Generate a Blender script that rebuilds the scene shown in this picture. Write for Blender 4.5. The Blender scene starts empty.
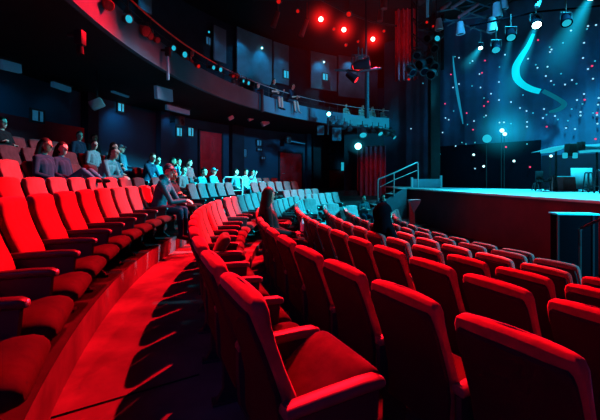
import bpy, bmesh, math, random
from mathutils import Vector, Matrix, Quaternion
random.seed(7)
C = bpy.context.scene.collection
R_ = math.radians
def V(*a): return Vector(a)
H = 1.51            # eye height above the aisle floor
F = 340.0           # focal length in pixels of the 600 px wide frame
CX, CY = 10.77, 7.27   # centre of the curved rows (on the stage)

# ------------------------------------------------------------------ materials
def mat(name, col, rough=0.7, metal=0.0, noise=0.0, scale=8.0, bump=0.0, emit=None, estr=0.0, sheen=0.0, col2=None, spec=0.3):
    m = bpy.data.materials.new(name); m.use_nodes = True
    nt = m.node_tree; b = nt.nodes['Principled BSDF']
    b.inputs['Base Color'].default_value = (*col, 1)
    b.inputs['Roughness'].default_value = rough
    b.inputs['Metallic'].default_value = metal
    b.inputs['Specular IOR Level'].default_value = spec
    if sheen:
        b.inputs['Sheen Weight'].default_value = sheen
        b.inputs['Sheen Roughness'].default_value = 0.4
    if emit:
        b.inputs['Emission Color'].default_value = (*emit, 1)
        b.inputs['Emission Strength'].default_value = estr
    if noise or bump:
        tc = nt.nodes.new('ShaderNodeTexCoord')
        nz = nt.nodes.new('ShaderNodeTexNoise'); nz.inputs['Scale'].default_value = scale
        nz.inputs['Detail'].default_value = 4
        nt.links.new(tc.outputs['Object'], nz.inputs['Vector'])
        if noise:
            mx = nt.nodes.new('ShaderNodeMix'); mx.data_type = 'RGBA'
            c2 = col2 or tuple(c * (1 - noise) for c in col)
            mx.inputs['A'].default_value = (*col, 1); mx.inputs['B'].default_value = (*c2, 1)
            cr = nt.nodes.new('ShaderNodeMapRange')
            cr.inputs['From Min'].default_value = 0.35; cr.inputs['From Max'].default_value = 0.65
            nt.links.new(nz.outputs['Fac'], cr.inputs['Value'])
            nt.links.new(cr.outputs['Result'], mx.inputs['Factor'])
            nt.links.new(mx.outputs['Result'], b.inputs['Base Color'])
        if bump:
            bp = nt.nodes.new('ShaderNodeBump'); bp.inputs['Strength'].default_value = bump
            bp.inputs['Distance'].default_value = 0.02
            nt.links.new(nz.outputs['Fac'], bp.inputs['Height'])
            nt.links.new(bp.outputs['Normal'], b.inputs['Normal'])
    return m

def glow(name, col, s):
    m = bpy.data.materials.new(name); m.use_nodes = True
    nt = m.node_tree; nt.nodes.clear()
    e = nt.nodes.new('ShaderNodeEmission'); e.inputs['Color'].default_value = (*col, 1); e.inputs['Strength'].default_value = s
    o = nt.nodes.new('ShaderNodeOutputMaterial'); nt.links.new(e.outputs[0], o.inputs['Surface'])
    return m

M = dict(
    cushion_shaded=mat('cushion_velvet_shaded', (0.035, 0.008, 0.010), 0.85, noise=0.35, scale=9, bump=0.25, spec=0.15),  # tier cushions: shade between the arms darkened into the colour
    arm_shaded=mat('arm_rubber_shaded', (0.05, 0.022, 0.03), 0.4, noise=0.15, scale=14),  # copy of the arm rubber with the tier shade in its colour
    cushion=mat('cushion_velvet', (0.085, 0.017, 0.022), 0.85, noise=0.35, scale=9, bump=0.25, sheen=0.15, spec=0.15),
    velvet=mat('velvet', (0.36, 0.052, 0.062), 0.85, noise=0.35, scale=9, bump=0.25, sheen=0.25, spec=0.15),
    shell=mat('seat_shell', (0.026, 0.006, 0.016), 0.85, noise=0.2, scale=5),
    arm=mat('arm_rubber', (0.15, 0.07, 0.085), 0.45, noise=0.15, scale=14),
    cap=mat('arm_cap', (0.5, 0.45, 0.47), 0.3, metal=0.6),
    steel=mat('dark_steel', (0.035, 0.035, 0.045), 0.5, metal=0.3),
    carpet=mat('carpet', (0.21, 0.14, 0.155), 0.95, noise=0.5, scale=1.9, bump=0.12, spec=0.05),  # broad noise puts soft shadow bands into the carpet
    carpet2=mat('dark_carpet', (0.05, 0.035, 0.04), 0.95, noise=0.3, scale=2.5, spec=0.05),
    black=mat('matt_black', (0.012, 0.012, 0.016), 0.8, noise=0.3, scale=3),
    blackish=mat('dark_plaster', (0.014, 0.03, 0.05), 0.9, noise=0.3, scale=1.5),
    wall=mat('blue_grey_wall', (0.015, 0.08, 0.14), 0.85, noise=0.25, scale=0.8),
    panel=mat('acoustic_panel', (0.16, 0.22, 0.28), 0.85, noise=0.3, scale=1.2),
    redwall=mat('red_wainscot', (0.45, 0.015, 0.03), 0.85, noise=0.3, scale=2),
    door=mat('red_door', (0.55, 0.015, 0.03), 0.6, noise=0.2, scale=3),
    fascia=mat('balcony_plaster', (0.085, 0.25, 0.32), 0.8, noise=0.15, scale=1.5),
    stage=mat('stage_boards', (0.50, 0.50, 0.52), 0.45, noise=0.15, scale=2),
    stageface=mat('stage_skirt', (0.16, 0.012, 0.03), 0.8, noise=0.25, scale=1.5),
    cloth=mat('backdrop_cloth', (0.06, 0.10, 0.18), 0.95, noise=0.55, scale=0.45),
    curtain=mat('red_curtain', (0.42, 0.05, 0.10), 0.8, noise=0.3, scale=4),
    rail=mat('painted_rail', (0.42, 0.45, 0.5), 0.4, metal=0.4),
    rail_red_glow=mat('rail_red_light', (0.5, 0.05, 0.05), 0.4, metal=0.2, emit=(1, 0.015, 0.01), estr=0.10),  # red light on the rail's left put in as colour and emission
    fixture=mat('lamp_housing', (0.10, 0.12, 0.14), 0.45, metal=0.4),
    flatblack=mat('flat_black', (0.003, 0.003, 0.006), 1.0, spec=0.0),
    plum=mat('plum_flat', (0.022, 0.003, 0.014), 0.9, noise=.3),
    cyan_edge_light=mat('painted_cyan_light', (0.01, 0.55, 0.65), 0.5),  # stage light on the block's top, put into its colour
    pale=mat('pale_panel', (0.55, 0.62, 0.68), 0.6, noise=0.2, scale=3),
    sign=mat('lit_sign', (0.2, 0.5, 0.6), 0.6, emit=(0.015, 0.45, 0.62), estr=0.9, noise=0.3, scale=9),
    sign_dim=mat('dim_sign', (0.1, 0.3, 0.4), 0.6, emit=(0.02, 0.16, 0.30), estr=0.45, noise=0.3, scale=9),
    strip=mat('strip_light', (0.2, 0.5, 0.6), 0.6, emit=(0.012, 0.10, 0.20), estr=0.3),
    skin=mat('skin', (0.62, 0.44, 0.36), 0.55),
    skin_dark=mat('skin_brown', (0.36, 0.22, 0.15), 0.55),
    hair=mat('dark_hair', (0.018, 0.014, 0.014), 0.55, noise=0.3, scale=40),
    eye=mat('eye', (0.02, 0.02, 0.03), 0.2),
    jeans=mat('jeans', (0.05, 0.24, 0.34), 0.85, noise=0.2, scale=30),
    navy=mat('navy_cloth', (0.007, 0.05, 0.095), 0.9, noise=0.25, scale=20),
    greycl=mat('grey_cloth', (0.045, 0.20, 0.27), 0.9, noise=0.2, scale=20),
    lightcl=mat('light_cloth', (0.22, 0.40, 0.44), 0.9, noise=0.15, scale=20),
    blackcl=mat('black_cloth', (0.02, 0.02, 0.025), 0.9, noise=0.2, scale=20),
    teal=mat('teal_cloth', (0.04, 0.16, 0.20), 0.9, noise=0.2, scale=20),
    redcl=mat('red_cloth', (0.45, 0.06, 0.07), 0.9, noise=0.2, scale=20),
    plastic_glow=mat('bottle_plastic_glow', (0.75, 0.45, 0.5), 0.25, emit=(0.6, 0.03, 0.10), estr=0.25),  # pink light on the bottle put in as emission
    red_lens=glow('red_lamp_lens', (1.0, 0.20, 0.16), 14),
    red_dim=glow('red_dim_lens', (1.0, 0.015, 0.012), 0.6),
    red_highlight=glow('red_highlight_lens', (1.0, 0.03, 0.04), 1.6),  # red highlights on the moving lights, painted as emission
    cyan_lens=glow('cyan_lamp_lens', (0.25, 0.95, 1.0), 6),
    cyan_soft=glow('cyan_soft_lens', (0.02, 0.50, 0.66), 1.0),
    white_lens=glow('white_lamp_lens', (0.75, 1.0, 1.0), 9),
    star_c=glow('star_cyan', (0.08, 0.62, 0.80), 0.75),
    star_w=glow('star_white', (0.35, 0.75, 0.95), 1.1),
    star_b=glow('star_bright', (0.6, 1.0, 1.0), 1.8),
    star_p=glow('star_pink', (0.9, 0.07, 0.2), 1.1),
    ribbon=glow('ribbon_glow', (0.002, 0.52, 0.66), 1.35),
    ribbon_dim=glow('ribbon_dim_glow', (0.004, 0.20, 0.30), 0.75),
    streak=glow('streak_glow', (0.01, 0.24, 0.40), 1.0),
)
M['bulb'] = M['cyan_lens']

# ------------------------------------------------------------------ mesh builder
class MB:
    def __init__(s): s.v = []; s.f = []
    def add(s, vs, fs, mtx=None):
        n = len(s.v)
        for p in vs:
            p = Vector(p)
            s.v.append(tuple(mtx @ p) if mtx is not None else tuple(p))
        s.f += [tuple(i + n for i in f) for f in fs]
        return s
    def box(s, c, d, mtx=None, bev=0.0):
        x, y, z = d[0] / 2, d[1] / 2, d[2] / 2
        if bev <= 0:
            vs = [(sx * x, sy * y, sz * z) for sx in (-1, 1) for sy in (-1, 1) for sz in (-1, 1)]
            fs = [(0, 1, 3, 2), (4, 6, 7, 5), (0, 4, 5, 1), (2, 3, 7, 6), (0, 2, 6, 4), (1, 5, 7, 3)]
        else:
            bm = bmesh.new(); bmesh.ops.create_cube(bm, size=1)
            for v in bm.verts: v.co = Vector((v.co.x * d[0], v.co.y * d[1], v.co.z * d[2]))
            bmesh.ops.bevel(bm, geom=bm.edges[:], offset=bev, segments=2, affect='EDGES', profile=0.5)
            bm.verts.index_update()
            vs = [v.co[:] for v in bm.verts]; fs = [[v.index for v in f.verts] for f in bm.faces]; bm.free()
        T = Matrix.Translation(c)
        return s.add(vs, fs, (mtx @ T) if mtx is not None else T)
    def loft(s, rings, closed=True, caps=True, mtx=None):
        n = len(rings[0]); vs = [p for r in rings for p in r]; fs = []
        for i in range(len(rings) - 1):
            for j in range(n if closed else n - 1):
                a = i * n + j; b = i * n + (j + 1) % n
                fs.append((a, b, b + n, a + n))
        if caps and closed:
            fs.append(tuple(range(n))[::-1]); fs.append(tuple((len(rings) - 1) * n + j for j in range(n)))
        return s.add(vs, fs, mtx)
    def tube(s, pts, r, n=8, mtx=None, round_ends=False):
        pts = [Vector(p) for p in pts]
        rs = r if isinstance(r, (list, tuple)) else [r] * len(pts)
        if round_ends:
            a = (pts[0] - pts[1]).normalized(); b = (pts[-1] - pts[-2]).normalized()
            P, Q = [], []
            for t in (1.4, 1.1, 0.6): P.append(pts[0] + a * rs[0] * math.sin(t)); Q.append(rs[0] * math.cos(t))
            P += pts; Q += rs
            for t in (0.6, 1.1, 1.4): P.append(pts[-1] + b * rs[-1] * math.sin(t)); Q.append(rs[-1] * math.cos(t))
            pts, rs = P, Q
        rings = []; prev = None
        for i, p in enumerate(pts):
            d = (pts[min(i + 1, len(pts) - 1)] - pts[max(i - 1, 0)])
            d = d.normalized() if d.length > 1e-9 else Vector((0, 0, 1))
            if prev is None:
                u = d.cross(Vector((0, 0, 1)))
                if u.length < 1e-3: u = d.cross(Vector((1, 0, 0)))
            else:
                u = prev - d * prev.dot(d)
            u.normalize(); prev = u; w = d.cross(u)
            rings.append([p + (u * math.cos(2 * math.pi * k / n) + w * math.sin(2 * math.pi * k / n)) * rs[i] for k in range(n)])
        return s.loft(rings, mtx=mtx)
    def ball(s, c, r, n=12, mtx=None):
        rx, ry, rz = r if isinstance(r, (tuple, list)) else (r, r, r)
        rings = []
        for i in range(n // 2 + 1):
            t = -math.pi / 2 + math.pi * i / (n // 2); t = max(-1.53, min(1.53, t))
            rings.append([(c[0] + rx * math.cos(t) * math.cos(2 * math.pi * k / n), c[1] + ry * math.cos(t) * math.sin(2 * math.pi * k / n), c[2] + rz * math.sin(t)) for k in range(n)])
        return s.loft(rings, mtx=mtx)
    def mesh(s, name, mats, smooth=True):
        me = bpy.data.meshes.new(name); me.from_pydata(s.v, [], s.f)
        bm = bmesh.new(); bm.from_mesh(me); bmesh.ops.recalc_face_normals(bm, faces=bm.faces[:]); bm.to_mesh(me); bm.free()
        for m in (mats if isinstance(mats, (list, tuple)) else [mats]): me.materials.append(m)
        if smooth:
            me.shade_smooth()
            try: me.set_sharp_from_angle(angle=R_(40))
            except Exception: pass
        return me
    def build(s, name, m, parent=None, smooth=True):
        return link(name, s.mesh(name, m, smooth), parent)

def link(name, me, parent=None, mtx=None):
    o = bpy.data.objects.new(name, me); C.objects.link(o)
    if mtx is not None: o.matrix_local = mtx
    if parent is not None: o.parent = parent
    return o
def tag(o, label=None, cat=None, group=None, kind=None):
    if label: o['label'] = label
    if cat: o['category'] = cat
    if group: o['group'] = group
    if kind: o['kind'] = kind
    return o
def empty(name, loc, label, cat, rz=0.0, group=None, kind=None):
    o = bpy.data.objects.new(name, None); C.objects.link(o)
    o.empty_display_size = 0.1
    o.location = loc; o.rotation_euler = (0, 0, rz)
    return tag(o, label, cat, group, kind)
def struct(o): o['kind'] = 'structure'; return o

# ------------------------------------------------------------------ geometry of the hall
def polar(R, th, z=0.0, cx=None, cy=None):           # th in degrees; positive = towards the near end
    return Vector(((CX if cx is None else cx) - R * math.cos(R_(th)), (CY if cy is None else cy) - R * math.sin(R_(th)), z))
def on_row(px, R, near=False):                 # far crossing of a sight line with a row circle
    k = (px - 300) / F
    a = k * k + 1; b = -2 * (k * CX + CY); c = CX * CX + CY * CY - R * R
    Y = (-b + (-1 if near else 1) * math.sqrt(b * b - 4 * a * c)) / (2 * a)
    return Vector((k * Y, Y, 0))
def theta_of(p): return math.degrees(math.atan2(CY - p.y, CX - p.x))
def at(px, py, Y): return Vector(((px - 300) / F * Y, Y, H + (178 - py) / F * Y))
def sees(p):
    if p[1] < 0.25: return None
    return (300 + F * p[0] / p[1], 178 - F * (p[2] - H) / p[1])

def ring_sector(mb, r0, r1, z, t0, t1, thick=None, n=60):
    A, B = [], []
    for i in range(n + 1):
        t = t0 + (t1 - t0) * i / n
        A.append(polar(r0, t, z)); B.append(polar(r1, t, z))
    if thick is None:
        vs = A + B; fs = [(i, i + 1, n + 1 + i + 1, n + 1 + i) for i in range(n)]
        mb.add(vs, fs)
    else:
        rings = [[A[i], B[i], B[i] - Vector((0, 0, thick)), A[i] - Vector((0, 0, thick))] for i in range(n + 1)]
        mb.loft(rings)
    return mb
def cyl_wall(mb, R, z0, z1, t0, t1, n=60):
    A = [polar(R, t0 + (t1 - t0) * i / n, z0) for i in range(n + 1)]
    B = [polar(R, t0 + (t1 - t0) * i / n, z1) for i in range(n + 1)]
    mb.add(A + B, [(i, i + 1, n + 2 + i, n + 1 + i) for i in range(n)])
    return mb

# ------------------------------------------------------------------ seat rows
ROWS = {  # origin radius, floor height, phrase
    'A': (12.33, 0.00, 'first row right of the aisle'),
    'B': (11.45, -0.14, 'second row right of the aisle'),
    'C': (14.87, -0.23, 'third row right of the aisle', 14.9, 8.6),
    'D': (12.87, -0.36, 'fourth row right of the aisle', 13.65, 8.6),
    'E': (12.87, -0.46, 'fifth row right of the aisle', 14.3, 9.0),
    'F': (8.47, -0.54, 'sixth row right of the aisle', 10.6, 8.2),
    'G': (7.97, -0.64, 'front row nearest the stage', 10.7, 8.4),
    'T1': (13.73, 0.30, 'first row left of the aisle'),
    'T2': (14.75, 0.46, 'second row left of the aisle'),
    'T3': (15.65, 0.76, 'third row left of the aisle'),
    'T4': (16.55, 1.11, 'fourth row left of the aisle'),
    'T5': (17.45, 1.44, 'last row left of the aisle'),
}
START = {'A': 27.7, 'B': 30.85, 'C': 27.12, 'D': 28.2, 'E': 27.5, 'F': 28.7, 'G': 23.7,
         'T1': 26.5, 'T2': 20.0, 'T3': 18.35, 'T4': 17.5, 'T5': 16.3}
BLOCKS = {'A': [(28.3, 0.9), (-2.3, -20), (-25, -38)], 'B': [(31.1, 0.9), (-2.6, -20), (-25, -38)],
          'C': [(32, -8.5)], 'D': [(30, -9)], 'E': [(29, -9.5)], 'F': [(29, -20)], 'G': [(25, -25)],
          'T1': [(27, -4.5), (-8, -20), (-25, -38)], 'T2': [(22, -5), (-8, -20), (-25, -38)],
          'T3': [(21, -7), (-10, -20)], 'T4': [(21, -12)], 'T5': [(20, -12)]}
ORD = ('first second third fourth fifth sixth seventh eighth ninth tenth eleventh twelfth thirteenth fourteenth fifteenth sixteenth '
       'seventeenth eighteenth nineteenth twentieth twenty-first twenty-second twenty-third twenty-fourth twenty-fifth twenty-sixth').split()

def se_ring(fn, n=20, e=3.2):
    out = []
    for k in range(n):
        a = 2 * math.pi * k / n
        c, s = math.cos(a), math.sin(a)
        out.append(fn(math.copysign(abs(c) ** (2 / e), c), math.copysign(abs(s) ** (2 / e), s)))
    return out

def backrest_mesh():
    prof = [(0.385, 0.025, 0.03, 0.38), (0.40, 0.025, 0.065, 0.42), (0.45, 0.028, 0.085, 0.455), (0.54, 0.028, 0.092, 0.464),
            (0.64, 0.004, 0.082, 0.468), (0.75, -0.039, 0.072, 0.475), (0.86, -0.079, 0.074, 0.480), (0.94, -0.107, 0.086, 0.482),
            (1.0, -0.121, 0.098, 0.478), (1.034, -0.127, 0.086, 0.458), (1.049, -0.130, 0.052, 0.42), (1.053, -0.13, 0.02, 0.37)]
    mb = MB()
    mb.loft([se_ring(lambda c, s, z=z, x=x, t=t, w=w: (x + c * t / 2, s * w / 2, z + (0.012 * (1 - s * s) if z > 0.98 else 0)), 28, 4.5) for z, x, t, w in prof])
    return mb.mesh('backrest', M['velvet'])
def shell_mesh():
    prof = [(0.36, -0.025, 0.03, 0.38), (0.38, -0.025, 0.034, 0.41), (0.54, -0.025, 0.034, 0.435), (0.66, -0.047, 0.034, 0.44),
            (0.78, -0.087, 0.034, 0.445), (0.88, -0.124, 0.034, 0.448), (0.95, -0.152, 0.034, 0.445), (0.985, -0.163, 0.028, 0.43), (1.0, -0.163, 0.012, 0.40)]
    mb = MB()
    mb.loft([se_ring(lambda c, s, z=z, x=x, t=t, w=w: (x + c * t / 2, s * w / 2, z), 20, 6) for z, x, t, w in prof])
    return mb.mesh('back_shell', M['shell'])
def seat_mesh(angle, m='cushion'):
    prof = [(0.06, 0.02, 0.40, 0.0), (0.075, 0.08, 0.455, 0), (0.14, 0.115, 0.475, 0.003), (0.28, 0.12, 0.48, 0.004), (0.40, 0.13, 0.48, 0.004),
            (0.465, 0.125, 0.475, -0.004), (0.50, 0.10, 0.46, -0.012), (0.518, 0.06, 0.44, -0.02), (0.524, 0.02, 0.40, -0.025)]
    mb = MB()
    Rm = Matrix.Translation((0.07, 0, 0.40)) @ Matrix.Rotation(R_(-angle), 4, 'Y') @ Matrix.Translation((-0.07, 0, 0))
    mb.loft([se_ring(lambda c, s, x=x, t=t, w=w, dz=dz: (x, c * w / 2, dz + s * t / 2), 24, 4) for x, t, w, dz in prof], mtx=Rm)
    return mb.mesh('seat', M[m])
def arm_mesh(m='arm'):
    prof = [(-0.06, 0.02, 0.04, 0), (-0.05, 0.045, 0.066, 0), (0.10, 0.05, 0.07, 0.002), (0.30, 0.05, 0.074, 0.004), (0.39, 0.048, 0.074, 0.0), (0.415, 0.036, 0.064, -0.006), (0.422, 0.014, 0.04, -0.01)]
    mb = MB()
    mb.loft([se_ring(lambda c, s, x=x, t=t, w=w, dz=dz: (x, -0.28 + c * w / 2, 0.635 + dz + s * t / 2), 16, 4) for x, t, w, dz in prof])
    return mb.mesh('armrest', M[m])
def cap_mesh():
    mb = MB(); mb.ball((0.418, -0.28, 0.628), (0.012, 0.03, 0.02), 10); return mb.mesh('end_cap', M['cap'])
def leg_mesh():
    mb = MB()
    rs = []
    for z, x0, x1 in [(0.0, -0.05, 0.24), (0.03, -0.04, 0.22), (0.10, 0.0, 0.15), (0.26, 0.0, 0.17), (0.34, -0.04, 0.36), (0.50, -0.05, 0.385), (0.615, -0.05, 0.395)]:
        rs.append([(x0, -0.298, z), (x1, -0.298, z), (x1 + 0.01, -0.28, z), (x1, -0.262, z), (x0, -0.262, z), (x0 - 0.01, -0.28, z)])
    mb.loft(rs); return mb.mesh('leg', M['steel'])
def foot_mesh():
    mb = MB(); mb.box((0.09, -0.28, 0.012), (0.34, 0.09, 0.024), bev=0.008); return mb.mesh('foot_plate', M['steel'])
def bracket_mesh():
    mb = MB(); mb.box((0.03, 0.0, 0.36), (0.10, 0.53, 0.05), bev=0.012); return mb.mesh('seat_bracket', M['steel'])

ME = dict(back=backrest_mesh(), shell=shell_mesh(), seat0=seat_mesh(6), seat3=seat_mesh(9, 'cushion_shaded'), armd=arm_mesh('arm_shaded'), seat1=seat_mesh(32), seat2=seat_mesh(66), arm=arm_mesh(), cap=cap_mesh(), leg=leg_mesh(), foot=foot_mesh(), br=bracket_mesh())

def make_chair(p, rz, label, group, seat):
    root = empty('theatre_seat', p, label, 'seat', rz, group)
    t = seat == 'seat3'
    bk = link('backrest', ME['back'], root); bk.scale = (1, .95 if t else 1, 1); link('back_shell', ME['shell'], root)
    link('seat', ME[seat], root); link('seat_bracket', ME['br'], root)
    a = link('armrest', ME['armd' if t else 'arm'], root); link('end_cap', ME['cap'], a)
    l = link('leg', ME['leg'], root); link('foot_plate', ME['foot'], l)
    return root
CHAIRS = {}
def build_rows():
    for key, row in ROWS.items():
        R, z, phrase = row[:3]; cc = row[3:] if len(row) > 3 else (CX, CY)
        pitch = math.degrees((0.58 if key[0] == 'T' else 0.562) / R); th0 = START[key]; CHAIRS[key] = []
        count = 0
        for bi, (hi, lo) in enumerate(BLOCKS[key]):
            far = hi <= -25
            th = th0 if bi == 0 else hi
            if far: count = 0
            while th > lo:
                p = polar(R, th, z, *cc)
                q1, q2, q3 = sees(p + Vector((0, 0, 1.05))), sees(polar(R - 0.45, th, z + .5, *cc)), sees(polar(R, th + pitch * .5, z + .9, *cc))
                vis = any(q and -25 < q[0] < 690 and q[1] < 470 for q in (q1, q2, q3)) 
                count += 1
                if vis:
                    if far: lab = 'red seat, %s past the far gangway in %s' % (ORD[count - 1], phrase)
                    else: lab = 'red velvet seat, %s from near end of %s' % (ORD[count - 1], phrase)
                    seat = 'seat0'
                    if key == 'A': seat = 'seat1' if count == 1 else 'seat2' if abs(th - 15.4) < pitch / 2 else 'seat0'
                    elif key in 'BCDEFG': seat = random.choice(['seat0', 'seat0', 'seat1'])
                    grp = 'red seats in the ' + phrase
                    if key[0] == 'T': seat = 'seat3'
                    ch = make_chair(p, R_(th), lab, grp, seat)
                    CHAIRS[key].append((th, ch))
                th -= pitch
        if key in 'CDEF':                                          # one seat swung round at the far end of the row
            e = polar(R, th + pitch * .25, z, *cc); e += V(.16, .12, 0)
            CHAIRS[key].append((-99, make_chair(e, R_(-58), 'pale cyan-lit seat swung round at the far end of ' + phrase, 'seats swung round at the row ends', 'seat0')))
build_rows()

# ------------------------------------------------------------------ floors and tiers
edges = {}
mb = MB()
# stepped floor: one sheet with risers, each step following the back of its row
EDGE = [(CX, CY, 13.37), (CX, CY, 11.45 + .27), (14.9, 8.6, 14.87 + .27), (13.65, 8.6, 12.87 + .27), (14.3, 9.0, 12.87 + .27), (10.6, 8.2, 8.47 + .27), (10.7, 8.4, 7.97 + .27)]
FZ = [0.0, -.14, -.23, -.36, -.46, -.54, -.64]
rows = []
for i in range(111):
    y = -2 + .2 * i; xs = []
    for cx, cy, r in EDGE:
        x = cx - math.sqrt(max(0.0, r * r - (y - cy) ** 2)); xs.append(max(x, xs[-1] if xs else x))
    pr = [(xs[0], .29)]
    for j, z in enumerate(FZ): pr += [(xs[j], z), (xs[j + 1] if j < 6 else max(xs[6] + 1.5, 5.2), z)]
    rows.append([(x, y, z) for x, z in pr])
k = len(rows[0])
mb.add([p for r in rows for p in r], [(i * k + j, i * k + j + 1, (i + 1) * k + j + 1, (i + 1) * k + j) for i in range(110) for j in range(k - 1)])
def profile(mb, prof, t0, t1, n=90):
    rows = [[polar(r, t0 + (t1 - t0) * i / n, z) for (r, z) in prof] for i in range(n + 1)]
    k = len(prof)
    mb.add([p for r in rows for p in r], [(i * k + j, i * k + j + 1, (i + 1) * k + j + 1, (i + 1) * k + j) for i in range(n) for j in range(k - 1)])
    return mb
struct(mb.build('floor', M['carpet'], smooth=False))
mb = MB()
tiers = [(13.37, 0.29), (13.37, 0.30), (14.25, 0.30), (14.25, 0.46), (15.15, 0.46), (15.15, 0.76), (16.05, 0.76), (16.05, 1.11), (16.95, 1.11), (16.95, 1.44), (19.05, 1.44)]
profile(mb, tiers, 75, -13.5)
tiers2 = [(13.37, 0.29), (13.37, 0.30), (14.25, 0.30), (14.25, 0.46), (15.15, 0.46), (15.15, 0.76), (19.05, 0.76)]
profile(mb, tiers2, -13.5, -75)
# end wall of the raised block
rs = [polar(r, -13.5, z) for r, z in ((16.05, 0.76), (16.05, 1.11), (16.95, 1.11), (16.95, 1.44), (19.05, 1.44), (19.05, 0.76))]
mb.add(rs, [(0, 1, 2, 5), (2, 3, 4, 5)])
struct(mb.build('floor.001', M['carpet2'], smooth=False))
# seam across the aisle carpet
mb = MB()
a, b = polar(13.36, 22.6, 0.004), polar(12.45, 22.0, 0.004)
mb.tube([a, a.lerp(b, .5), b], 0.006, 6)
struct(mb.build('trim_1', M['black']))

# ------------------------------------------------------------------ walls, balcony, ceiling
mb = MB(); cyl_wall(mb, 19.0, -0.7, 4.5, 75, -75, 120); struct(mb.build('wall_back', M['wall']))
mb = MB(); cyl_wall(mb, 19.0, 4.62, 10.2, 75, -75, 120); struct(mb.build('wall_back_upper', M['blackish']))
mb = MB(); ring_sector(mb, 18.84, 19.0, 3.25, 60, -14.5, 2.0); struct(mb.build('trim_2', M['redwall']))
mb = MB(); ring_sector(mb, 14.8, 19.0, 4.62, 75, -69, 0.12, 100); struct(mb.build('ceiling_under_balcony', M['black']))
mb = MB(); ring_sector(mb, 14.68, 14.82, 5.2, 75, -69, 0.70, 120); struct(mb.build('trim_3', M['fascia']))
mb = MB(); ring_sector(mb, 18.7, 18.9, 6.2, 60, -60, 1.4, 90); struct(mb.build('trim_4', M['redwall']))
mb = MB(); mb.box((4, 8, 10.3), (52, 50, 0.15)); struct(mb.build('ceiling', M['black']))
# balcony rail with posts
rl = empty('balcony_railing', polar(14.72, 0, 5.2), 'thin metal railing, red light painted in at left, along the top of the curved balcony front', 'railing')
off = -Vector(rl.location)
mb = MB(); mb.tube([polar(14.72, 70 - i, 5.66) + off for i in range(91)], 0.022, 6); q = mb.build('rail', M['rail_red_glow'], rl); q['label'] = 'left stretch of the rail with red light painted in'
mb = MB(); mb.tube([polar(14.72, -20 - i, 5.66) + off for i in range(50)], 0.022, 6); mb.build('rail', M['rail'], rl)
mb = MB(); mb.tube([polar(14.72, 70 - i, 5.42) + off for i in range(140)], 0.010, 6); mb.build('lower_rail', M['steel'], rl)
pm = None
for t in range(46, -71, -4):
    q = polar(14.72, t, 5.2) + off
    if pm is None:
        mb = MB(); mb.tube([(0, 0, 0), (0, 0, 0.46)], 0.018, 6); pm = mb.mesh('post', M['steel'])
    o = link('post', pm, rl); o.location = q
# lower wall pilasters and doors
def wall_panel(name, px0, px1, z0, z1, R, m, depth=0.06, thing=False):
    t0, t1 = theta_of(on_row(px0, R)), theta_of(on_row(px1, R))
    mb = MB(); ring_sector(mb, R - depth, R, z1, t0, t1, z1 - z0, 12)
    return mb.build(name, m)
n_trim = 5
for px0, px1, z0, z1 in [(81, 92, 1.5, 4.5), (156, 165, 1.5, 4.5), (229, 241, 0.8, 4.5), (305, 309, 0.8, 4.5), (311, 327, 0.8, 4.5)]:
    struct(wall_panel('trim_%d' % n_trim, px0, px1, z0, z1, 18.98, M['wall'] if px0 in (156, 305) else M['blackish'], 0.30)); n_trim += 1
def door(i, px0, px1, z0, z1):
    t0, t1 = theta_of(on_row(px0, 18.9)), theta_of(on_row(px1, 18.9)); tm = (t0 + t1) / 2
    p = polar(18.97, tm, z0); w = (polar(18.9, t0) - polar(18.9, t1)).length
    d = bpy.data.objects.new('door_%d' % i, None); C.objects.link(d); d.location = p; d.rotation_euler = (0, 0, R_(tm)); struct(d)
    mb = MB(); mb.box((0.03, 0, (z1 - z0) / 2), (0.06, w, z1 - z0), bev=0.01)
    for s in (-1, 1): mb.box((0.065, s * w * 0.22, (z1 - z0) * .7), (0.02, w * .32, (z1 - z0) * .42), bev=0.008); mb.box((0.065, s * w * 0.22, (z1 - z0) * .25), (0.02, w * .32, (z1 - z0) * .36), bev=0.008)
    mb.build('door_leaf', M['door'], d)
    mb = MB()
    for s in (-1, 1): mb.box((0.05, s * (w / 2 + .04), (z1 - z0) / 2), (0.12, .08, z1 - z0 + .1))
    mb.box((0.05, 0, z1 - z0 + .04), (0.12, w + .16, .08)); mb.build('door_frame', M['blackish'], d)
    mb = MB(); mb.tube([(0.07, -w * .4, 1.0), (0.12, -w * .4, 1.0), (0.12, -w * .3, 1.0)], 0.014, 8); mb.build('door_handle', M['cap'], d)
door(1, 200, 222, 1.05, 3.95)
door(2, 280, 302, 0.80, 3.15)
door(3, 328, 346, 0.80, 2.05)

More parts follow.
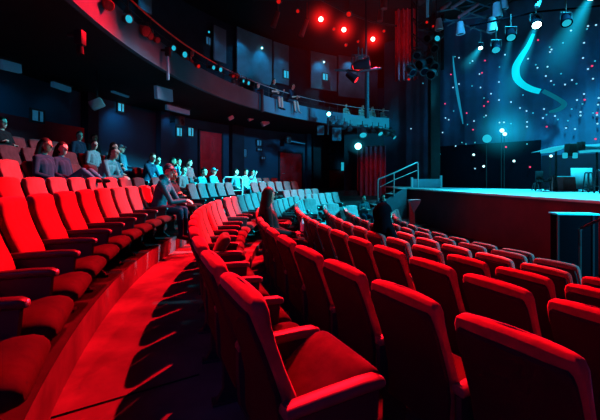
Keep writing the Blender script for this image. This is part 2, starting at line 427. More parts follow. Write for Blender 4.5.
# upper wall blue acoustic panels
def upanel(px0, px1, y0, y1, lab):
    zs = [H + (178 - y) / F * on_row((px0 + px1) / 2, 18.7).y for y in (y0, y1)]
    o = wall_panel('acoustic_panel', px0, px1, zs[1], zs[0], 18.7, M['panel'], 0.10)
    return tag(o, lab, 'wall panel', 'blue panels on the upper wall')
upanel(213, 225, 28, 62, 'narrow dim blue wall panel above the balcony, farthest left one')
upanel(236, 271, 34, 82, 'wide blue-lit wall panel above the balcony, left of the red lamps')
upanel(273, 288, 44, 84, 'narrow dark blue wall panel beside the wide blue-lit one')
upanel(310, 336, 54, 90, 'blue-lit wall panel above the balcony under the red lamps')
upanel(338, 366, 53, 98, 'blue wall panel right behind the red-lit moving lights')
upanel(138, 150, -18, 12, 'tall dim blue wall panel at the upper edge above balcony rail')
for px, py in ((262, 48), (324, 62), (209, 32)):
    Y = on_row(px, 18.5).y
    o = MB(); o.ball(at(px, py, Y), 0.055, 10); tag(o.build('wall_lamp', M['cyan_soft'] if px == 209 else M['bulb']), 'small round cyan lamp on the upper wall above %s' % {262: 'the wide blue panel', 324: 'the panel under red lamps', 209: 'the narrow left panel'}[px], 'lamp', 'small cyan lamps on the upper wall')
# signs / notices on the walls; wall light on them put in as emission
def sign(px, py, w, h, R, m, lab, frame=True):
    p = on_row(px, R); Y = p.y; t = theta_of(p); z = H + (178 - py) / F * Y
    wm = (on_row(px - w / 2, R) - on_row(px + w / 2, R)).length; hm = h / F * Y
    r = empty('wall_notice', polar(R, t, z - hm / 2), lab, 'notice', R_(t), 'glowing notices on the walls')
    mb = MB(); mb.box((0.0, 0, hm / 2), (0.04, wm, hm)); mb.build('sheet', m, r)
    mb = MB()
    for s in (-1, 1):
        mb.box((0.01, s * wm / 2, hm / 2), (0.06, .05, hm + .05)); mb.box((0.01, 0, hm / 2 + s * hm / 2), (0.06, wm + .05, .05))
    mb.box((0.012, wm * .1, hm / 2), (0.045, wm * .12, hm * .8))
    mb.build('frame', M['steel'], r)
    return r
sign(37, 116, 13, 12, 18.6, M['sign_dim'], 'pale framed picture on the dark wall at far left')
sign(120.5, 107.5, 7, 9, 18.9, M['sign'], 'bright cyan notice high on wall beside the left alcove')
sign(179, 132, 6, 9, 18.8, M['sign'], 'left of two glowing notices side by side on the wall')
sign(190.5, 132, 6, 9, 18.8, M['sign'], 'right of two glowing notices side by side on the wall')
sign(259, 143, 5, 6, 18.9, M['sign_dim'], 'upper glowing notice left of the second red door')
sign(259.5, 149.6, 5, 2.5, 18.9, M['sign_dim'], 'thin notice strip just under the upper notice')
sign(244.5, 153, 4, 8, 18.9, M['sign_dim'], 'dim narrow notice left of the thin notice strip')
sign(263, 158, 4, 3, 18.9, M['sign_dim'], 'small dim notice below the thin notice strip')
sign(343.5, 166.5, 6, 9, 18.7, M['sign'], 'cyan notice above the small red door by the curtain')
sign(208, 41, 5, 8, 18.6, M['sign_dim'], 'dim cyan square sign on upper wall at left of panels')
sign(286, 74.5, 5.5, 8, 18.5, M['sign'], 'cyan square sign on upper wall above the balcony couple')
sign(325, 77, 5.5, 7, 18.5, M['sign'], 'cyan square sign on upper wall below the red lamps')
# wall washer strips under the balcony
def strip(px0, py0, px1, py1, R, lab, th=0.22):
    a, b = on_row(px0, R), on_row(px1, R)
    a.z = H + (178 - py0) / F * a.y; b.z = H + (178 - py1) / F * b.y
    mid = (a + b) / 2; d = b - a; rz = math.atan2(d.y, d.x)
    r = empty('strip_light', mid, lab, 'light', rz, 'strip lights under the balcony')
    L = math.hypot(d.x, d.y); sl = Matrix.Rotation(-math.atan2(d.z, L), 4, 'Y')
    mb = MB(); mb.box((0, 0, 0), (L, 0.12, th), mtx=sl, bev=0.02); mb.build('diffuser', M['strip'], r)
    mb = MB(); mb.box((0, 0.0, th / 2 + .03), (L + .06, 0.16, 0.05), mtx=sl); mb.box((0, 0, th / 2 + .08), (0.04, .04, .08)); mb.build('housing', M['steel'], r)
strip(0, 64, 20, 69, 17.6, 'long cyan strip light hung under balcony at far left')
strip(52, 84, 70, 90, 18.2, 'double strip light hung under balcony beside the dark pillar', 0.16)
strip(112, 91.5, 128, 97, 16.8, 'thin strip light above the bright cyan notice', 0.06)
strip(155.5, 92, 171.5, 96, 15.2, 'broad dim light panel under the balcony edge', 0.38)
strip(166, 107, 189, 113, 16.9, 'bright strip light above the two side by side notices', 0.2)
strip(290, 141, 305, 144, 18.5, 'faint strip light above the second red door', 0.05)

# ------------------------------------------------------------------ lamp fixtures
def frame_to(d):
    return Vector((0, 0, -1)).rotation_difference(Vector(d).normalized()).to_matrix().to_4x4()
def spotlight(p, aim, size, lens, lab, group, name='stage_spotlight', house='fixture', hang=0.35, cat='spotlight'):
    """housing points along aim; a yoke and a hook go up to the pipe"""
    r = empty(name, p, lab, cat, 0, group)
    Q = frame_to(aim); s = size
    mb = MB()
    prof = [(1.25, .16), (1.2, .32), (0.8, .40), (0.2, .46), (-0.05, .52), (-0.25, .52), (-0.28, .46), (-0.2, .42)]
    mb.loft([[(r_ * s * math.cos(a), r_ * s * math.sin(a), z * s) for a in [2 * math.pi * k / 16 for k in range(16)]] for z, r_ in prof], mtx=Q)
    mb.build('lamp_housing', M[house], r)
    mb = MB(); mb.ball((0, 0, -0.16 * s), (0.43 * s, 0.43 * s, 0.12 * s), 14, mtx=Q); mb.build('lens', M[lens], r)
    mb = MB(); w = .6 * s; c = Q @ Vector((0, 0, 0.45 * s))
    mb.tube([c + Vector((-w, 0, 0)), c + Vector((-w, 0, .75 * s)), c + Vector((w, 0, .75 * s)), c + Vector((w, 0, 0))], 0.06 * s, 6)
    mb.tube([c + Vector((0, 0, .75 * s)), c + Vector((0, 0, .75 * s + hang))], 0.06 * s, 6)
    mb.build('yoke', M['steel'], r)
    return r
def pipe(name, pts, r, lab, cat='pipe', m='steel', group=None):
    o = MB(); o.tube(pts, r, 8); return tag(o.build(name, M[m]), lab, cat, group)

def volume_mat(name, col, s, kind='cone', k=0.2, L=1.0, pw=1.5):
    m = bpy.data.materials.new(name); m.use_nodes = True; nt = m.node_tree; nt.nodes.clear()
    N = nt.nodes.new; out = N('ShaderNodeOutputMaterial'); em = N('ShaderNodeEmission'); em.inputs['Color'].default_value = (*col, 1)
    tc = N('ShaderNodeTexCoord'); sp = N('ShaderNodeSeparateXYZ'); nt.links.new(tc.outputs['Object'], sp.inputs[0])
    def mth(op, a, b=None):
        n = N('ShaderNodeMath'); n.operation = op; n.use_clamp = False
        for i, x in enumerate((a, b)):
            if x is None: continue
            if isinstance(x, (int, float)): n.inputs[i].default_value = x
            else: nt.links.new(x, n.inputs[i])
        return n.outputs[0]
    X, Y, Z = sp.outputs
    if kind == 'cone':
        t = mth('MULTIPLY', Z, -1.0 / L)
        r = mth('SQRT', mth('ADD', mth('MULTIPLY', X, X), mth('MULTIPLY', Y, Y)))
        rad = mth('ADD', mth('MULTIPLY', t, k * L), 0.10)
        fr = mth('MAXIMUM', mth('SUBTRACT', 1.0, mth('DIVIDE', r, rad)), 0.0)
        fz = mth('POWER', mth('MAXIMUM', mth('SUBTRACT', 1.0, t), 0.0), pw)
        val = mth('MULTIPLY', mth('MULTIPLY', mth('POWER', fr, 1.2), fz), mth('DIVIDE', s, rad))
    else:
        r = mth('SQRT', mth('ADD', mth('ADD', mth('MULTIPLY', X, X), mth('MULTIPLY', Y, Y)), mth('MULTIPLY', Z, Z)))
        fr = mth('MAXIMUM', mth('SUBTRACT', 1.0, mth('DIVIDE', r, L)), 0.0)
        val = mth('MULTIPLY', mth('POWER', fr, pw), s)
    nt.links.new(val, em.inputs['Strength']); nt.links.new(em.outputs[0], out.inputs['Volume'])
    return m
def haze_beam(p, q, k, col, s, lab, pw=1.5):
    p, q = Vector(p), Vector(q); L = (q - p).length
    mb = MB(); n = 20
    mb.loft([[(r * math.cos(2 * math.pi * j / n), r * math.sin(2 * math.pi * j / n), z) for j in range(n)] for z, r in ((0.0, .10), (-L, .10 + k * L))])
    o = mb.build('haze_beam', volume_mat('haze', col, s, 'cone', k, L, pw))
    o.matrix_local = Matrix.Translation(p) @ frame_to(q - p)
    return tag(o, lab, 'light beam', None, 'stuff')
def halo(parent, rad, col, s, pw=2.2):  # bloom about a lamp, put in as a glowing ball
    mb = MB(); mb.ball((0, 0, 0), rad, 16); o = mb.build('lamp_bloom', volume_mat('bloom_volume', col, s, 'ball', L=rad, pw=pw), parent); return o

# red lamps on the overhead pipe
LZ = 8.5
def at_z(px, py, z): Y = (z - H) * F / (178 - py); return Vector(((px - 300) / F * Y, Y, z))
RED = [at_z(321, 19, LZ), at_z(344, 29.5, LZ), at_z(373, 39, LZ)]
aim_cam = Vector((-1.2, 2.5, 0.3))
for p, w in zip(RED, ('leftmost', 'middle', 'rightmost')):
    r = spotlight(p, aim_cam - p, 0.27, 'red_lens', '%s of three bright glowing red lamps under the ceiling' % w, 'red lamps under the ceiling', hang=0.5)
    halo(r, 1.0, (1.0, 0.012, 0.012), 3.0, 3.6)
dimred = [(279, 1, .5, 'red-lit lamp at the top edge above the wide blue panel'), (298, 11, .38, 'small dim red lamp left of the three bright ones'), (358, 41.5, .3, 'tiny dim red lamp between middle and rightmost bright ones'),
          (334, 29, .36, 'dim red lamp housing just left of the middle bright lamp'), (346, 45, .40, 'dim red lamp housing hanging below the middle bright lamp'), (349, 14, .55, 'red-lit lamp can above the middle bright lamp'), (384, 31, .32, 'red-lit lamp housing right of the rightmost bright lamp')]
for px, py, s, lab in dimred:
    p = at_z(px, py, LZ + 0.2); spotlight(p, Vector((-0.35, -1, -0.7)), s * .48, 'red_dim', lab, 'dim red lamps under the ceiling', hang=.4)  # red light on the housings put in as dim glowing lenses
for i, ((x0, y0), (x1, y1)) in enumerate([((278, 12), (273, 27)), ((307, 20), (301, 36)), ((381, 10), (380, 21)), ((385, 0), (384, 9))]):
    p = at_z(x0, y0, LZ + .3); q = at(x1, y1, p.y)
    o = MB(); o.tube([p, q], [0.10, 0.13], 8); o.tube([p, p + Vector((0, 0, .8))], 0.02, 6)
    tag(o.build('hanging_tube', M['redcl']), ['tilted dim red tube hanging by the wide blue panel', 'tilted red tube hanging left of the bright red lamps', 'short red tube hanging above the rightmost red lamp', 'short red tube hanging at top edge right of lamps'][i], 'hanging tube', 'red tubes hanging from the ceiling')
pp = [RED[0] + Vector((-3, 0, .85)), RED[0] + Vector((0, 0, .85)), RED[1] + Vector((0, 0, .85)), RED[2] + Vector((0, 0, .85)), RED[2] + Vector((3, 1, .85))]
pipe('lighting_pipe', pp, 0.05, 'dark overhead pipe carrying the red lamps')
# big red-lit moving lights below
p = at(357, 66, 14.5); spotlight(p, Vector((-.35, -.5, -.8)), 0.46, 'red_highlight', 'large moving light with red-pink rim in front of blue panel', 'moving lights by the blue panels', 'moving_light')
p = at(367, 63.5, 14.2); spotlight(p, Vector((.9, -.3, .1)), 0.46, 'red_highlight', 'large moving light lit bright red lying on its side', 'moving lights by the blue panels', 'moving_light', house='shell')
p = at(355, 79, 14.5); spotlight(p, Vector((.7, -.3, -.6)), 0.36, 'red_highlight', 'lower moving light with a red cheek below the crossbar', 'moving lights by the blue panels', 'moving_light', house='shell', hang=.5)
pipe('lighting_pipe', [at(335, 70, 14.6), at(360, 71, 14.6), at(381, 68, 14.6)], 0.05, 'short crossbar carrying the large red moving lights')
pipe('lighting_pipe', [at(366, 68, 14.7), at(366, -60, 14.7)], 0.04, 'thin upright pipe holding the moving light crossbar')
pipe('lighting_pipe', [at(367, 72, 14.9), at(367, 118, 14.9)], 0.10, 'dark upright pole below the moving lights in front of wall')

# balcony front lights and bits
brk = [(128, 19, 'cyan', .40, 'cyan-lit spotlight on the balcony rail at upper left'), (173, 48, 'cyan', .34, 'spotlight on the balcony rail with bluish lens'), (184, 54.5, 'cyan', .42, 'pale cyan spotlight on balcony rail right of the bluish one'),
       (213, 67.5, 'cyan', .34, 'left of two cyan spotlights side by side on balcony rail'), (220, 69.5, 'cyan', .38, 'right of two cyan spotlights side by side on balcony rail'),
       (248, 83, 'cyan', .38, 'cyan spotlight on the balcony rail left of the seated couple'), (243, 81, 'cyan', .3, 'smaller cyan spotlight just left of the one by the couple')]
for px, py, k, s, lab in brk:
    P = on_row(px, 14.55); p = Vector((P.x, P.y, H + (178 - py) / F * P.y))
    spotlight(p, Vector((.8, -.5, -.25)), s * .5, 'cyan_soft', lab, 'spotlights on the balcony front', hang=.1, house='fixture')
for px, py, s, lab in [(145, 31, .5, 'red-lit spotlight on the balcony rail in upper left'), (150, 36, .34, 'small red-lit spotlight beside the larger one on balcony rail'), (157, 40, .3, 'red-lit spotlight above the hanging tube on balcony'),
                       (198, 66, .3, 'red-lit lamp on balcony between two cyan pairs'), (108, 5, .4, 'red-lit lamp on the balcony near top left edge'), (233, 76, .3, 'red-lit lamp on balcony left of the seated couple')]:
    P = on_row(px, 14.58); p = Vector((P.x, P.y, H + (178 - py) / F * P.y))
    spotlight(p, Vector((.8, -.4, -.4)), s * .5, 'red_dim' if px == 198 else 'redcl', lab, 'red lamps on the balcony front', hang=.1, house='redcl')  # red light on these lamps put into the housing colour
for px, y0, y1, rr, lab in [(168, 52, 80, .04, 'pale tube lamp clamped below balcony edge left of centre'), (262, 92, 112, .08, 'dark tube lamp hanging on balcony front by the seated couple'), (80, 38, 54, .06, 'dim red tube hanging under the balcony at upper left')]:
    P = on_row(px, 14.5); p = Vector((P.x, P.y, H + (178 - y0) / F * P.y)); q = Vector((P.x, P.y, H + (178 - y1) / F * P.y))
    r = empty('hanging_tube_lamp', p, lab, 'lamp', 0, 'tube lamps on the balcony front')
    mb = MB(); mb.tube([(0, 0, -.1), q - p], [rr * .8, rr], 10); mb.build('lamp_tube', M['shell'] if px == 80 else (M['strip'] if px == 168 else M['steel']), r)
    mb = MB(); mb.tube([(0, 0, 0.05), (-.2, 0, 0.05)], 0.035, 6); mb.box((0, 0, 0), (.14, .14, .24), bev=.02); mb.build('clamp', M['steel'], r)
# small lamps and boxes hung under the balcony
for px, py, s, lab in [(97, 104, .34, 'pale cyan box speaker hung under the balcony at left'), (265, 123, .40, 'pale tilted box lamp under the balcony below the couple'), (251, 118, .34, 'dim box lamp under the balcony left of the tilted one'), (231, 118, .26, 'small pale box lamp under the balcony near tube lamp')]:
    P = on_row(px, 16.6); p = Vector((P.x, P.y, H + (178 - py) / F * P.y))
    r = empty('hanging_box_lamp', p, lab, 'lamp', R_(20), 'box lamps under the balcony')
    mb = MB(); mb.box((0, 0, 0), (s, s * .8, s * .7), mtx=Matrix.Rotation(R_(-28), 4, 'Y'), bev=.03); mb.build('lamp_box', M['pale'], r)
    mb = MB(); mb.tube([(0, 0, s * .2), (0, 0, max(.3, 4.5 - p.z))], .03, 6); mb.build('hanger', M['steel'], r)
# two dark speakers beside the doors
for px, py, lab in [(332, 150, 'small dark speaker with cyan edge on wall above the small door'), (331.5, 158, 'lower small speaker under another by the small door'), (180, 121, 'dark round lamp under the strip light by twin notices'), (288, 140, 'dark round lamp above the second red door')]:
    P = on_row(px, 18.3); p = Vector((P.x, P.y, H + (178 - py) / F * P.y))
    r = empty('wall_speaker', p, lab, 'speaker', R_(theta_of(P)), 'small dark speakers on the back wall')
    mb = MB(); mb.box((0, 0, 0), (.3, .34, .42), bev=.04); mb.build('cabinet', M['fixture'], r)
    mb = MB(); mb.ball((.15, 0, -.04), (.03, .12, .12), 10); mb.build('cone', M['steel'], r)
    mb = MB(); mb.tube([(-.1, 0, 0), (-.65, 0, 0)], .04, 6); mb.build('bracket', M['steel'], r)

# truss of lights at the end of the balcony
tp = [at(322, 124, 17.0), at(352, 127, 17.2), at(395, 131, 17.4)]
pipe('lighting_pipe', tp, 0.06, 'dark pipe of lights below the far end of balcony')
pipe('lighting_pipe', [at(328, 118, 16.6), at(328, 135, 16.6)], 0.05, 'short upright pipe at the end of the balcony lights')
tl = [(330, 122, .42), (337, 124, .30), (344, 127, .36), (350, 129, .34), (363, 134, .62), (373, 131, .34), (380, 133, .46), (387, 134, .42), (394, 137, .34)]
for i, (px, py, s) in enumerate(tl):
    spotlight(at(px, py, 17.0 + .05 * i), Vector((-.6 + .15 * i, -.6, -.7)), s * .7, 'cyan_soft' if i in (4, 6, 8) else 'fixture', '%s spotlight from the left on the pipe below the balcony end' % ORD[i], 'spotlights on the pipe below the balcony end', hang=.2)
r = spotlight(at(358, 146, 16.6), Vector((-.1, -1, -.25)), 0.40, 'cyan_lens', 'brightest cyan-white spotlight hanging in front of the red curtain', 'spotlights on the pipe below the balcony end', hang=.6)
halo(r, 0.55, (0.02, 0.55, 0.7), 0.9)
r = spotlight(at(329, 114, 17.0), Vector((-.3, -1, -.2)), 0.26, 'cyan_lens', 'tiny bright cyan lamp at the top of balcony end', 'spotlights on the pipe below the balcony end', hang=.2)
for (x0, x1, y0, y1) in [(317, 324, 126, 135), (332, 341, 128, 141)]:
    o = MB(); c = at((x0 + x1) / 2, (y0 + y1) / 2, 18.2); o.box(c, ((x1 - x0) / F * 18.2, .3, (y1 - y0) / F * 18.2), bev=.02)
    tag(o.build('balcony_bracket', M['fascia']), 'pale blue block under the end of balcony, %s of two' % ('left' if x0 < 330 else 'right'), 'bracket', 'pale blocks under the balcony end')

# ------------------------------------------------------------------ stage
SZ = 1.0
def ground(px, py, z): Y = (H - z) * F / (py - 178); return Vector(((px - 300) / F * Y, Y, z))
fl, fr = ground(398, 187.6, SZ), ground(600, 201.2, SZ)
fd = (fr - fl).normalized(); fr2 = fr + fd * 5
BD0, BDd = Vector((5.2, 21.75, 0)), Vector((.727, -.686, 0)).normalized()
def on_back(px, off=0.0):
    n = Vector((-BDd.y, BDd.x, 0)); n = -n if n.y > 0 else n
    o = BD0 + n * off; k = (px - 300) / F
    s = (k * o.y - o.x) / (BDd.x - k * BDd.y)
    return o + BDd * s
bl = BD0 - BDd * .2
mb = MB()
top = [fl, fr2, Vector((19, 4, SZ)), Vector((19, 8.5, SZ)), Vector((bl.x, bl.y, SZ))]
mb.add(top + [Vector((p.x, p.y, SZ - .06)) for p in top], [(0, 1, 2, 3, 4)] + [(i, (i + 1) % 5, 5 + (i + 1) % 5, 5 + i) for i in range(5)])
st = struct(mb.build('stage_floor', M['stage'], smooth=False))
mb = MB(); inn = [Vector((p.x + .06, p.y, 0)) for p in top]
mb.add([Vector((p.x, p.y, -.64)) for p in inn] + [Vector((p.x, p.y, SZ - .06)) for p in inn], [(i, (i + 1) % 5, 5 + (i + 1) % 5, 5 + i) for i in range(5)])
struct(mb.build('stage_front', M['stageface'], smooth=False))
# floor below/around the stage
mb = MB(); mb.add([(-3, -6, -.66), (24, -6, -.66), (24, 27, -.66), (-3, 27, -.66)], [(0, 1, 2, 3)]); struct(mb.build('floor.002', M['carpet2']))

# backdrop: a cloth with gentle folds
bd = empty('star_cloth', (BD0.x, BD0.y, SZ), 'tall dark blue backdrop cloth dotted with cyan and pink star lights', 'backdrop')
bo = -Vector(bd.location)
nb = Vector((-BDd.y, BDd.x, 0)); nb = -nb if nb.y > 0 else nb
mb = MB(); rows = []
for i in range(241):
    s = 1.7 + 14.3 * i / 240
    w = 0.05 * math.sin(s * 5.1) + 0.03 * math.sin(s * 11.3 + 1)
    rows.append((s, w))
vs = []; n = len(rows)
for z in (SZ, 3.5, 7, 10.2):
    for s, w in rows: q = BD0 + BDd * s + nb * w; vs.append(Vector((q.x, q.y, z)) + bo)
mb.add(vs, [(j * n + i, j * n + i + 1, (j + 1) * n + i + 1, (j + 1) * n + i) for j in range(3) for i in range(n - 1)])
mb.build('cloth', M['cloth'], bd)
STAR_C = [(423, 83.3), (453, 87.5), (459, 84), (472, 86), (480.5, 87.5), (479.5, 74), (470, 63), (472.5, 61), (491, 93.7), (484, 98), (499, 100), (499, 82), (453.7, 111), (445.5, 118), (448.7, 119.7), (467.5, 124.5), (474, 121), (486, 115.5), (484, 117), (499.5, 122.5), (411, 128.7),
          (535.8, 64.7), (537.5, 67.8), (547.5, 66.7), (561, 73.7), (545.8, 76), (551, 81), (554, 84.7), (565, 84.5), (572, 80), (576.5, 83.7), (588, 69), (593, 78.7), (595, 61), (584, 94), (577, 100), (582.5, 104), (598.7, 98), (598, 104.7), (571.7, 109), (580.5, 112), (580.5, 115.5), (593, 113), (597, 115), (597.5, 123.7), (568, 120.7), (566, 128), (575, 129), (558, 119.5), (555, 116), (544, 109), (546.5, 114.7), (543, 118), (511, 102), (523, 95), (520, 108), (526.5, 111), (533, 113), (527, 122), (527, 126.7), (511, 123.7), (504, 122.3),
          (571, 30.5), (563, 42.8), (584, 42.8), (588, 26), (587, 29), (596, 25), (583, 58), (549.7, 47), (551.5, 49.5), (550, 52), (523.5, 56), (528, 58.7), (505, 54.7), (455, 56.7), (459, 57.8), (442.5, 132.5), (499.5, 67)]
STAR_P = [(451, 74.5), (445, 103.7), (466.7, 113), (484, 106), (488, 101.7), (482, 72.8), (485, 60.5), (473, 129.7), (592, 66), (584.7, 99.8), (597, 113), (546.7, 126.7), (538, 40), (595.5, 139)]
def ball_me(name, r, m): b = MB(); b.ball((0, 0, 0), r, 8); return b.mesh(name, m)
SM = dict(c=ball_me('star_light', .036, M['star_c']), w=ball_me('star_light', .040, M['star_w']), p=ball_me('star_light', .045, M['star_p']), b=ball_me('star_light', .062, M['star_b']))
for i, (px, py) in enumerate(STAR_C):
    q = on_back(px, .12); p = at(px, py, q.y); link('star_light', SM['w' if i % 3 else 'c'], bd).location = p + bo
for px, py in STAR_P:
    q = on_back(px, .12); p = at(px, py, q.y); o = link('star_light', SM['p'], bd); o.location = p + bo; o['label'] = 'pink star light'
# black masking flat low in front of the cloth, with a few lights on it
def flat(name, px0, px1, ytop, off, m, lab, cat):
    a, b = on_back(px0, off), on_back(px1, off); top = at(px1, ytop, b.y).z
    r = empty(name, ((a.x + b.x) / 2, (a.y + b.y) / 2, SZ), lab, cat, math.atan2(BDd.y, BDd.x))
    L = (b - a).length; h = top - SZ
    mb = MB(); mb.box((0, 0, h / 2), (L, .06, h), bev=.01); mb.build('panel', M[m], r)
    for x in (-L * .4, 0, L * .4):
        mb = MB(); mb.box((x, .35, .03), (.08, .6, .06)); mb.tube([(x, .6, .06), (x, .04, h * .7)], .025, 6); mb.build('brace', M['steel'], r)
    return r
fb = flat('masking_flat', 437, 541, 140, .9, 'flatblack', 'wide low black masking flat at the back of the stage', 'stage flat')
Mi = Matrix.Translation(fb.location) @ Matrix.Rotation(fb.rotation_euler.z, 4, 'Z'); Mi = Mi.inverted()
for px, py, k in [(462, 142.5, 'c'), (475, 142.5, 'c'), (466, 144, 'c'), (455.7, 146, 'w'), (440, 154, 'c'), (473.7, 154.7, 'b'), (483.7, 166.3, 'b'), (475, 168.5, 'w'), (514, 161, 'b'), (527, 144, 'c'), (506, 147, 'p'), (530, 167, 'p')]:
    q = on_back(px, 1.02); o = link('star_light', SM[k], fb); o.location = Mi @ at(px, py, q.y)
    if k == 'p': o['label'] = 'pink star light'
for px, py, r, lab in [(487, 138.7, .20, 'large round soft cyan lamp disc above the black flat'), (502, 130.5, .10, 'bright cyan lamp at the foot of the backdrop glow'), (504.8, 134, .09, 'small bright lamp just below the bright cyan lamp'), (551, 156, .06, 'white lamp on the stage under the pale curved beam')]:
    q = on_back(px, 1.1 if px < 540 else 1.6); p = at(px, py, q.y)
    rt = empty('stage_lamp', Vector((p.x, p.y, SZ)), lab, 'lamp', 0, 'round lamps at the back of the stage')
    mb = MB(); mb.ball((0, 0, p.z - SZ), (r, r, r), 14); mb.build('bulb', M['cyan_soft'] if px == 487 else M['star_b'], rt)
    mb = MB(); mb.tube([(0, .05, 0.0), (0, .05, p.z - SZ)], .018, 6); mb.box((0, .05, .015), (.3, .3, .03)); mb.build('stand', M['black'], rt)
    if px == 502: g = halo(rt, 1.6, (0.005, .40, .58), 1.0, 2.2); g.location = (0, -.2, p.z - SZ)
# the glowing S-shaped ribbon and the thin streak, bands hung in front of the cloth
def ribbon(pts, off, m, name, lab, parent=None):
    P = [at(px, py, on_back(px, off).y) for px, py, w in pts]; W = [w / F * p.y / 2 for (_, _, w), p in zip(pts, P)]
    vs = []; n = len(P)
    for i in range(n):
        d = (P[min(n - 1, i + 1)] - P[max(0, i - 1)]).normalized(); s = d.cross(nb).normalized()
        for t in (-1, 1): vs.append(P[i] + s * W[i] * t + nb * .03); vs.append(P[i] + s * W[i] * t - nb * .03)
    fs = []
    for i in range(n - 1):
        a = 4 * i; b = a + 4
        fs += [(a, a + 2, b + 2, b), (a + 1, b + 1, b + 3, a + 3), (a, b, b + 1, a + 1), (a + 2, a + 3, b + 3, b + 2)]
    mb = MB(); mb.add([v - (parent.location if parent else Vector()) for v in vs], fs)
    return mb.build(name, m, parent)
def smooth_pts(p, k=6):
    out = []
    for i in range(len(p) - 1):
        a, b, c, d = p[max(0, i - 1)], p[i], p[i + 1], p[min(len(p) - 1, i + 2)]
        for j in range(k):
            t = j / k
            out.append(tuple(.5 * (2 * b[q] + (c[q] - a[q]) * t + (2 * a[q] - 5 * b[q] + 4 * c[q] - d[q]) * t * t + (3 * b[q] - a[q] - 3 * c[q] + d[q]) * t ** 3) for q in range(3)))
    out.append(p[-1]); return out
rb = empty('light_ribbon', at(536, 28, on_back(536, .6).y), 'bright cyan S-shaped ribbon of light curving down the backdrop', 'light ribbon')
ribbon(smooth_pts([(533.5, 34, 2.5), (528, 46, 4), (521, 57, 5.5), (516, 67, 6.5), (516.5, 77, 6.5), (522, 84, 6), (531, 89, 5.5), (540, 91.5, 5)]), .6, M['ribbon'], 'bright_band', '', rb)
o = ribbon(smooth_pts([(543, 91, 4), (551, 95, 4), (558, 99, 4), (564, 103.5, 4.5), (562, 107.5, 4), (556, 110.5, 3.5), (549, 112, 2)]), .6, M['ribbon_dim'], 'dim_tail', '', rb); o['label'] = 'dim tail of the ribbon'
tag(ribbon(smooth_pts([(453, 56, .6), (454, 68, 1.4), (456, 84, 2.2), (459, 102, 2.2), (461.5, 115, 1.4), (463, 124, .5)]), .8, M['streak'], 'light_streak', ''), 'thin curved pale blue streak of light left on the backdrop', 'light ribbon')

# overhead grid and lamps over the stage
GY = 14.0
gp = [((440, 22), (500, 14)), ((437, 12), (478, 4)), ((445, 19), (492, 34)), ((452, 8), (500, 22)), ((466, 0), (505, 12)), ((447, 26), (500, -2)), ((470, 30), (516, -4))]
gr = empty('lighting_grid', at(470, 12, GY), 'dark overhead grid of pipes above the left of the stage', 'lighting grid')
for (a, b) in gp:
    mb = MB(); mb.tube([at(*a, GY) - gr.location, at(*b, GY + .6) - gr.location], .03, 6); mb.build('pipe', M['fixture'], gr)
for i, (a, b) in enumerate([((445, 7), (450, 3)), ((452, 8), (464, 0)), ((459, 17), (478, 4)), ((447, 6), (441, 9))]):
    pipe('lighting_pipe', [at(*a, GY - .4), at(*b, GY - .2)], .07, ['short red-lit bar at the left of the lighting grid', 'longer red-lit bar beside the short one on the grid', 'long red-lit bar nearest the middle of the grid', 'small red-lit bar at far left of the grid'][i], 'pipe', 'redcl', 'red-lit bars under the lighting grid')
for px, py, s, lab in [(439, 28, .5, 'dim blue lamp can hanging at the left of the grid'), (460.5, 32, .55, 'blue-lit lamp can hanging below the middle of the grid'), (492, 29, .62, 'cyan-lit lamp can hanging at the right of the grid'), (497, 15, .66, 'cyan-lit lamp can just above the right-hand one'), (504, 7, .5, 'small lamp can at the upper right of the grid')]:
    spotlight(at(px, py, GY), Vector((.05, .05, -1)), s * .62, 'steel', lab, 'lamp cans hanging from the grid', house='pale', hang=.5)
LENS = [(480.5, 47.5, .30, 'white_lens', 'small very bright lamp throwing a short beam at the left of the stage'), (496, 49, .55, 'cyan_soft', 'oval cyan lamp lens right of the small bright lamp'), (511, 36.5, .60, 'cyan_soft', 'oval cyan lamp lens left of the brightest lamp'),
        (536.5, 24, .62, 'white_lens', 'brightest white oval lamp at the top of the glowing ribbon'), (566.5, 22, .60, 'cyan_soft', 'oval cyan lamp lens right of the brightest lamp'), (592, -6, .8, 'white_lens', 'large lamp above the upper right corner throwing a wide beam')]
LP = {}
for px, py, s, lens, lab in LENS:
    p = at(px, py, 13.2); LP[px] = p
    d = Vector((0, 0, -1)) if lens == 'cyan_soft' else Vector((-.25, -.55, -.8))
    spotlight(p, Vector((-.25, -.5, -.75)), s * .62, lens, lab, 'lamps over the stage', hang=.5, house='flatblack')
mb = MB(); mb.ball((0, 0, 0), 5.0, 20); o = mb.build('red_glow', volume_mat('red_glow', (1, .004, .006), .012, 'ball', L=5.0, pw=1.5)); o.location = RED[1] + V(0, .5, -.4)  # dim red glow near the ceiling, put in as an emissive ball
tag(o, 'faint red glow put in around the three bright red lamps', 'haze', None, 'stuff')
haze_beam(LP[536.5], at(500, 118, 14.6), .17, (0.003, .34, .50), 1.5, 'wide cyan haze beam falling from the brightest lamp', 1.3)
haze_beam(LP[480.5], at(462, 72, 13.0), .24, (0.01, .42, .58), 1.2, 'short cyan haze beam from the small bright lamp', 1.4)
haze_beam(LP[511], at(494, 120, 14.4), .14, (0.002, .22, .36), 0.7, 'faint haze beam falling from the left oval lamp', 1.2)
haze_beam(LP[592], at(545, 82, 14.2), .30, (0.006, .40, .58), 1.6, 'broad cyan haze beam in the upper right corner', 1.3)
pipe('lighting_pipe', [at(470, 26, 13.4), at(536, 12, 13.6), at(640, 2, 13.8)], .04, 'long dark pipe carrying the lamps over the stage', m='flatblack')
o = MB(); o.tube([at(541, 0, 13), at(537, 7, 13)], [.05, .09], 8); tag(o.build('hanging_tube', M['strip']), 'short pale blue tube at the top edge above brightest lamp', 'hanging tube')

